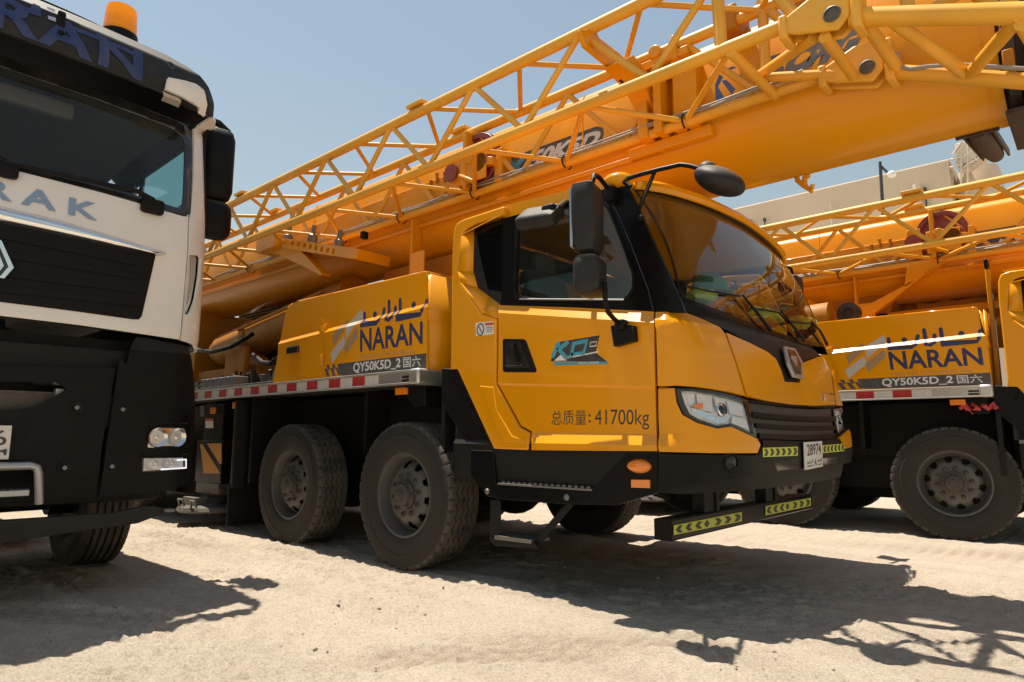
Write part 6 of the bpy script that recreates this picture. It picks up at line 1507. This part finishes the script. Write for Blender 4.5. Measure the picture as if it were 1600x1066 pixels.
# front under-run beam
def bmz(px, py): return onX(px, py, -4.62)
m = M(); Pq = [bmz(*p) for p in ((0, 815), (180, 803), (228, 792.5), (250, 793), (257, 797), (247, 806), (215, 818), (150, 827), (0, 850))]
half = [Vector((-4.62, p.y, p.z)) for p in Pq]; z0 = half[0].z; z1 = half[-1].z
full = half+[Vector((-4.62, 2*TC-p.y, p.z)) for p in half[::-1]]
m.plate([full], (-.10, 0, 0)); ub = m.build('under_run_beam', 'dusty black plastic', truck, bevel=.012)
m = M(); m.rbox(bmz(263, 797.5), (.03, .035, .012), .01); m.build('beam_lamp', 'worn steel', ub)
# unseen body behind the cab, added to keep light off the crane
m = M(); m.box(-13.0, -7.15, TC-1.22, TC+1.22, .45, 3.15); m.build('light_block_body', 'dusty black plastic', truck, bevel=.04)
# wheels, axle, frame
tw = make_wheel(-5.95, 1.905-.157, .515, R=.52, W=.315, parent=truck, ribs=True)
tw.rotation_euler.z = PI; tw.location.x = 2*(-5.95-ORG.x)
tw.location.y = (1.905-.157-ORG.y)*2
c = copy_tree(tw, truck); c.rotation_euler.z = 0; c.location = (0, -2*(1.905-.157-ORG.y), 0)
m = M(); m.bar((-5.95, TC-1.0, .5), (-5.95, TC+1.0, .5), .08); m.box(-9.5, -4.7, TC-.5, TC-.38, .75, 1.05); m.box(-9.5, -4.7, TC+.38, TC+.5, .75, 1.05); m.box(-6.3, -4.8, TC-.9, TC+.9, .85, 1.15)
m.box(-5.2, -4.8, TC-1.1, TC+1.1, .55, .66); m.build('chassis', 'chassis black', truck, bevel=.01)
m = M()
for sg in (1, -1):
    m.tube([(-5.95+math.cos(a)*.66, TC+sg*1.02, .55+math.sin(a)*.66) for a in [PI*k/12 for k in range(13)]], .03, 6)
    for k in range(12):
        a, b2 = PI*k/12, PI*(k+1)/12
        m.hexa([(-5.95+math.cos(t)*.64, TC+sg*y, .55+math.sin(t)*.64) for t, y in ((a, .75), (a, 1.2), (b2, 1.2), (b2, .75))], [(-5.95+math.cos(t)*.66, TC+sg*y, .55+math.sin(t)*.66) for t, y in ((a, .75), (a, 1.2), (b2, 1.2), (b2, .75))])
m.build('wheel_arch', 'black plastic', truck)
for yy in (TC+.62, TC-.62):
    m = M(); m.rbox((-5.6, yy, 2.2), (.25, .28, .5), .1); m.build('seat', 'interior grey', truck)
m = M(); m.grid(lambda u, t: Vector((-4.66-.55*t, TC-1.1+2.2*u, 2.42-.02*t-.3*smooth(.8, 1, t)+.05*math.sin(PI*t))), 12, 6); m.build('dashboard', 'interior dark', truck, solid=.03)
m = M(); m.grid(lambda u, t: Vector((-4.76-1.9*t, TC-1.12+2.24*u, 3.19+.06*math.sin(PI*t))), 6, 8); m.rbox((-4.95, TC+.2, 3.08), (.05, .25, .06), .03); m.build('headlining', 'interior grey', truck)
# ================================================================== the second crane, one parking bay further on
DX, DY = 2.82, 4.5
crane2 = copy_tree(C0); crane2.location = C0.location+Vector((DX, DY, 0))
crane2['label'] = 'yellow truck crane on the right, half hidden behind the nearest crane'
ORG = Vector(crane2.location)
for ch in crane2.children:                 # its boom rests lower and its deck reaches further forward than on the near crane
    nm = ch.name.split('.')[0]
    if nm in ('boom', 'lattice_jib'): ch.location.z -= 0.20
    if nm in ('side_box', 'deck_rail', 'rail_end_cap', 'rail_end_box', 'deck_marker', 'deck'): ch.location.x += 0.16
for ch in crane2.children:                 # its two front axles stand slightly steered
    if ch.name.startswith('wheel.') and ch.rotation_euler.z == 0 and abs(ch.location.x-(0)) < 1.8:
        cxx, cyy = WX[0]+4.0+ch.location.x, YT+.15-YC; a = math.radians(7)
        ch.rotation_euler.z = a; lx = ch.location.x; hx, hy = WX[0]+4.0, YT+.15-YC
        ch.location.x = cxx-(hx*math.cos(a)-hy*math.sin(a)); ch.location.y = cyy-(hx*math.sin(a)+hy*math.cos(a))
# luffing strut foot and red rope roll seen only on this one
yg = 4.02+DY
def g2(px, py, y=yg): return onY(px, py, y)
m = M(); m.plate([[g2(*p) for p in ((1413, 446), (1417, 413), (1470, 405), (1500, 391), (1500, 394), (1440, 433), (1392, 470), (1345, 505), (1320, 505), (1350, 480))]], (0, .12, 0)); m.build('boom_foot_plate', 'yellow boom paint', crane2, bevel=.006)
m = M(); m.hexa([g2(1413, 446), g2(1498, 391.5), g2(1498, 391.5, yg+.25), g2(1413, 446, yg+.25)], [g2(1413, 449), g2(1499, 394.5), g2(1499, 394.5, yg+.25), g2(1413, 449, yg+.25)]); m.build('foot_plate_flange', 'yellow boom paint', crane2, bevel=.004)
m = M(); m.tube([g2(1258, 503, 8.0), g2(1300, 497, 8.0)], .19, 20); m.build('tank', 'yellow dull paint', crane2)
m = M(); m.lathe([(.12, -.05), (.12, .04), (.06, .045), (.06, .02), (0, .02)], g2(1327, 490, 8.0), (0, -1, 0), 24, cap=False); m.build('flange', 'dark grease', crane2)
p0, p1 = onY(1544, 420, 8.05), onY(1557, 603, 8.05)
m = M(); m.box(p0.x-.03, p1.x+.04, 8.05, 8.15, p1.z, p0.z); pst = m.build('cab_post', 'yellow paint', crane2, bevel=.006)
m = M(); m.box(p0.x-.03, p1.x+.03, 8.02, 8.18, p0.z, p0.z+.10); m.build('post_cap', 'black plastic', pst, bevel=.01)
rs = random.Random(9); m = M(); c0 = onY(1530, 636, 7.8)
pts = [c0+Vector((-.14+.28*k/12, rs.uniform(-.03, .03), .03*math.sin(k*1.9)+rs.uniform(-.01, .01))) for k in range(13)]
m.tube(pts, .022, 8); m.tube([p+Vector((rs.uniform(-.02, .02), .02, rs.uniform(-.03, .02))) for p in pts[::-1]], .02, 8)
ORG = c0.copy(); o = m.build('rope_bundle', 'rope red'); tag(o, 'bundle of red rope tucked under the deck rail of the right crane', 'rope')

# ================================================================== loose things on the dashboard of the near crane
def loose(name, label, cat, loc, build, mt, group=None):
    global ORG
    ORG = Vector(loc); m = M(); build(m, ORG); o = m.build(name, mt); tag(o, label, cat, group); return o
p = onX(1109, 455, -1.95)
def hat_(m, c):
    m.lathe([(.145, -.02), (.150, -.012), (.125, -.006), (.122, .02), (.112, .06), (.085, .095), (.045, .115), (0, .12)], c, (0, 0, 1), 28, cap=False); m.tube([c+Vector((.10, 0, .06)), c+Vector((.04, 0, .118)), c+Vector((-.04, 0, .118)), c+Vector((-.10, 0, .06))], .012, 6)
loose('hard_hat', 'green hard hat lying behind the windscreen of the nearest crane', 'helmet', p, hat_, 'green plastic')
def cloth(seed, sx, sy, sz):
    def f(m, c):
        rs = random.Random(seed)
        for k in range(7): m.ell(c+Vector((rs.uniform(-sx, sx), rs.uniform(-sy, sy), rs.uniform(0, sz))), (rs.uniform(.04, .07), rs.uniform(.05, .09), rs.uniform(.025, .05)), 10, 7)
        for vv in m.bm.verts: vv.co += Vector(noise.noise_vector(vv.co*14))*.02
    return f
loose('safety_vest', 'crumpled lime safety vest behind the lower left corner of the windscreen', 'vest', onX(1098, 470, -1.88), cloth(1, .05, .10, .03), 'vest lime')
loose('cloth', 'small orange cloth on the dashboard beside the green hard hat', 'cloth', onX(1112, 478, -1.86), cloth(2, .03, .04, .02), 'vest orange')
loose('safety_vest', 'lime vest heaped on the dashboard behind the middle wiper', 'vest', onX(1196, 496, -1.82), cloth(3, .05, .16, .03), 'vest lime')
loose('safety_vest', 'lime vest at the far end of the dashboard behind the last wiper', 'vest', onX(1255, 512, -1.85), cloth(4, .05, .14, .06), 'vest lime')
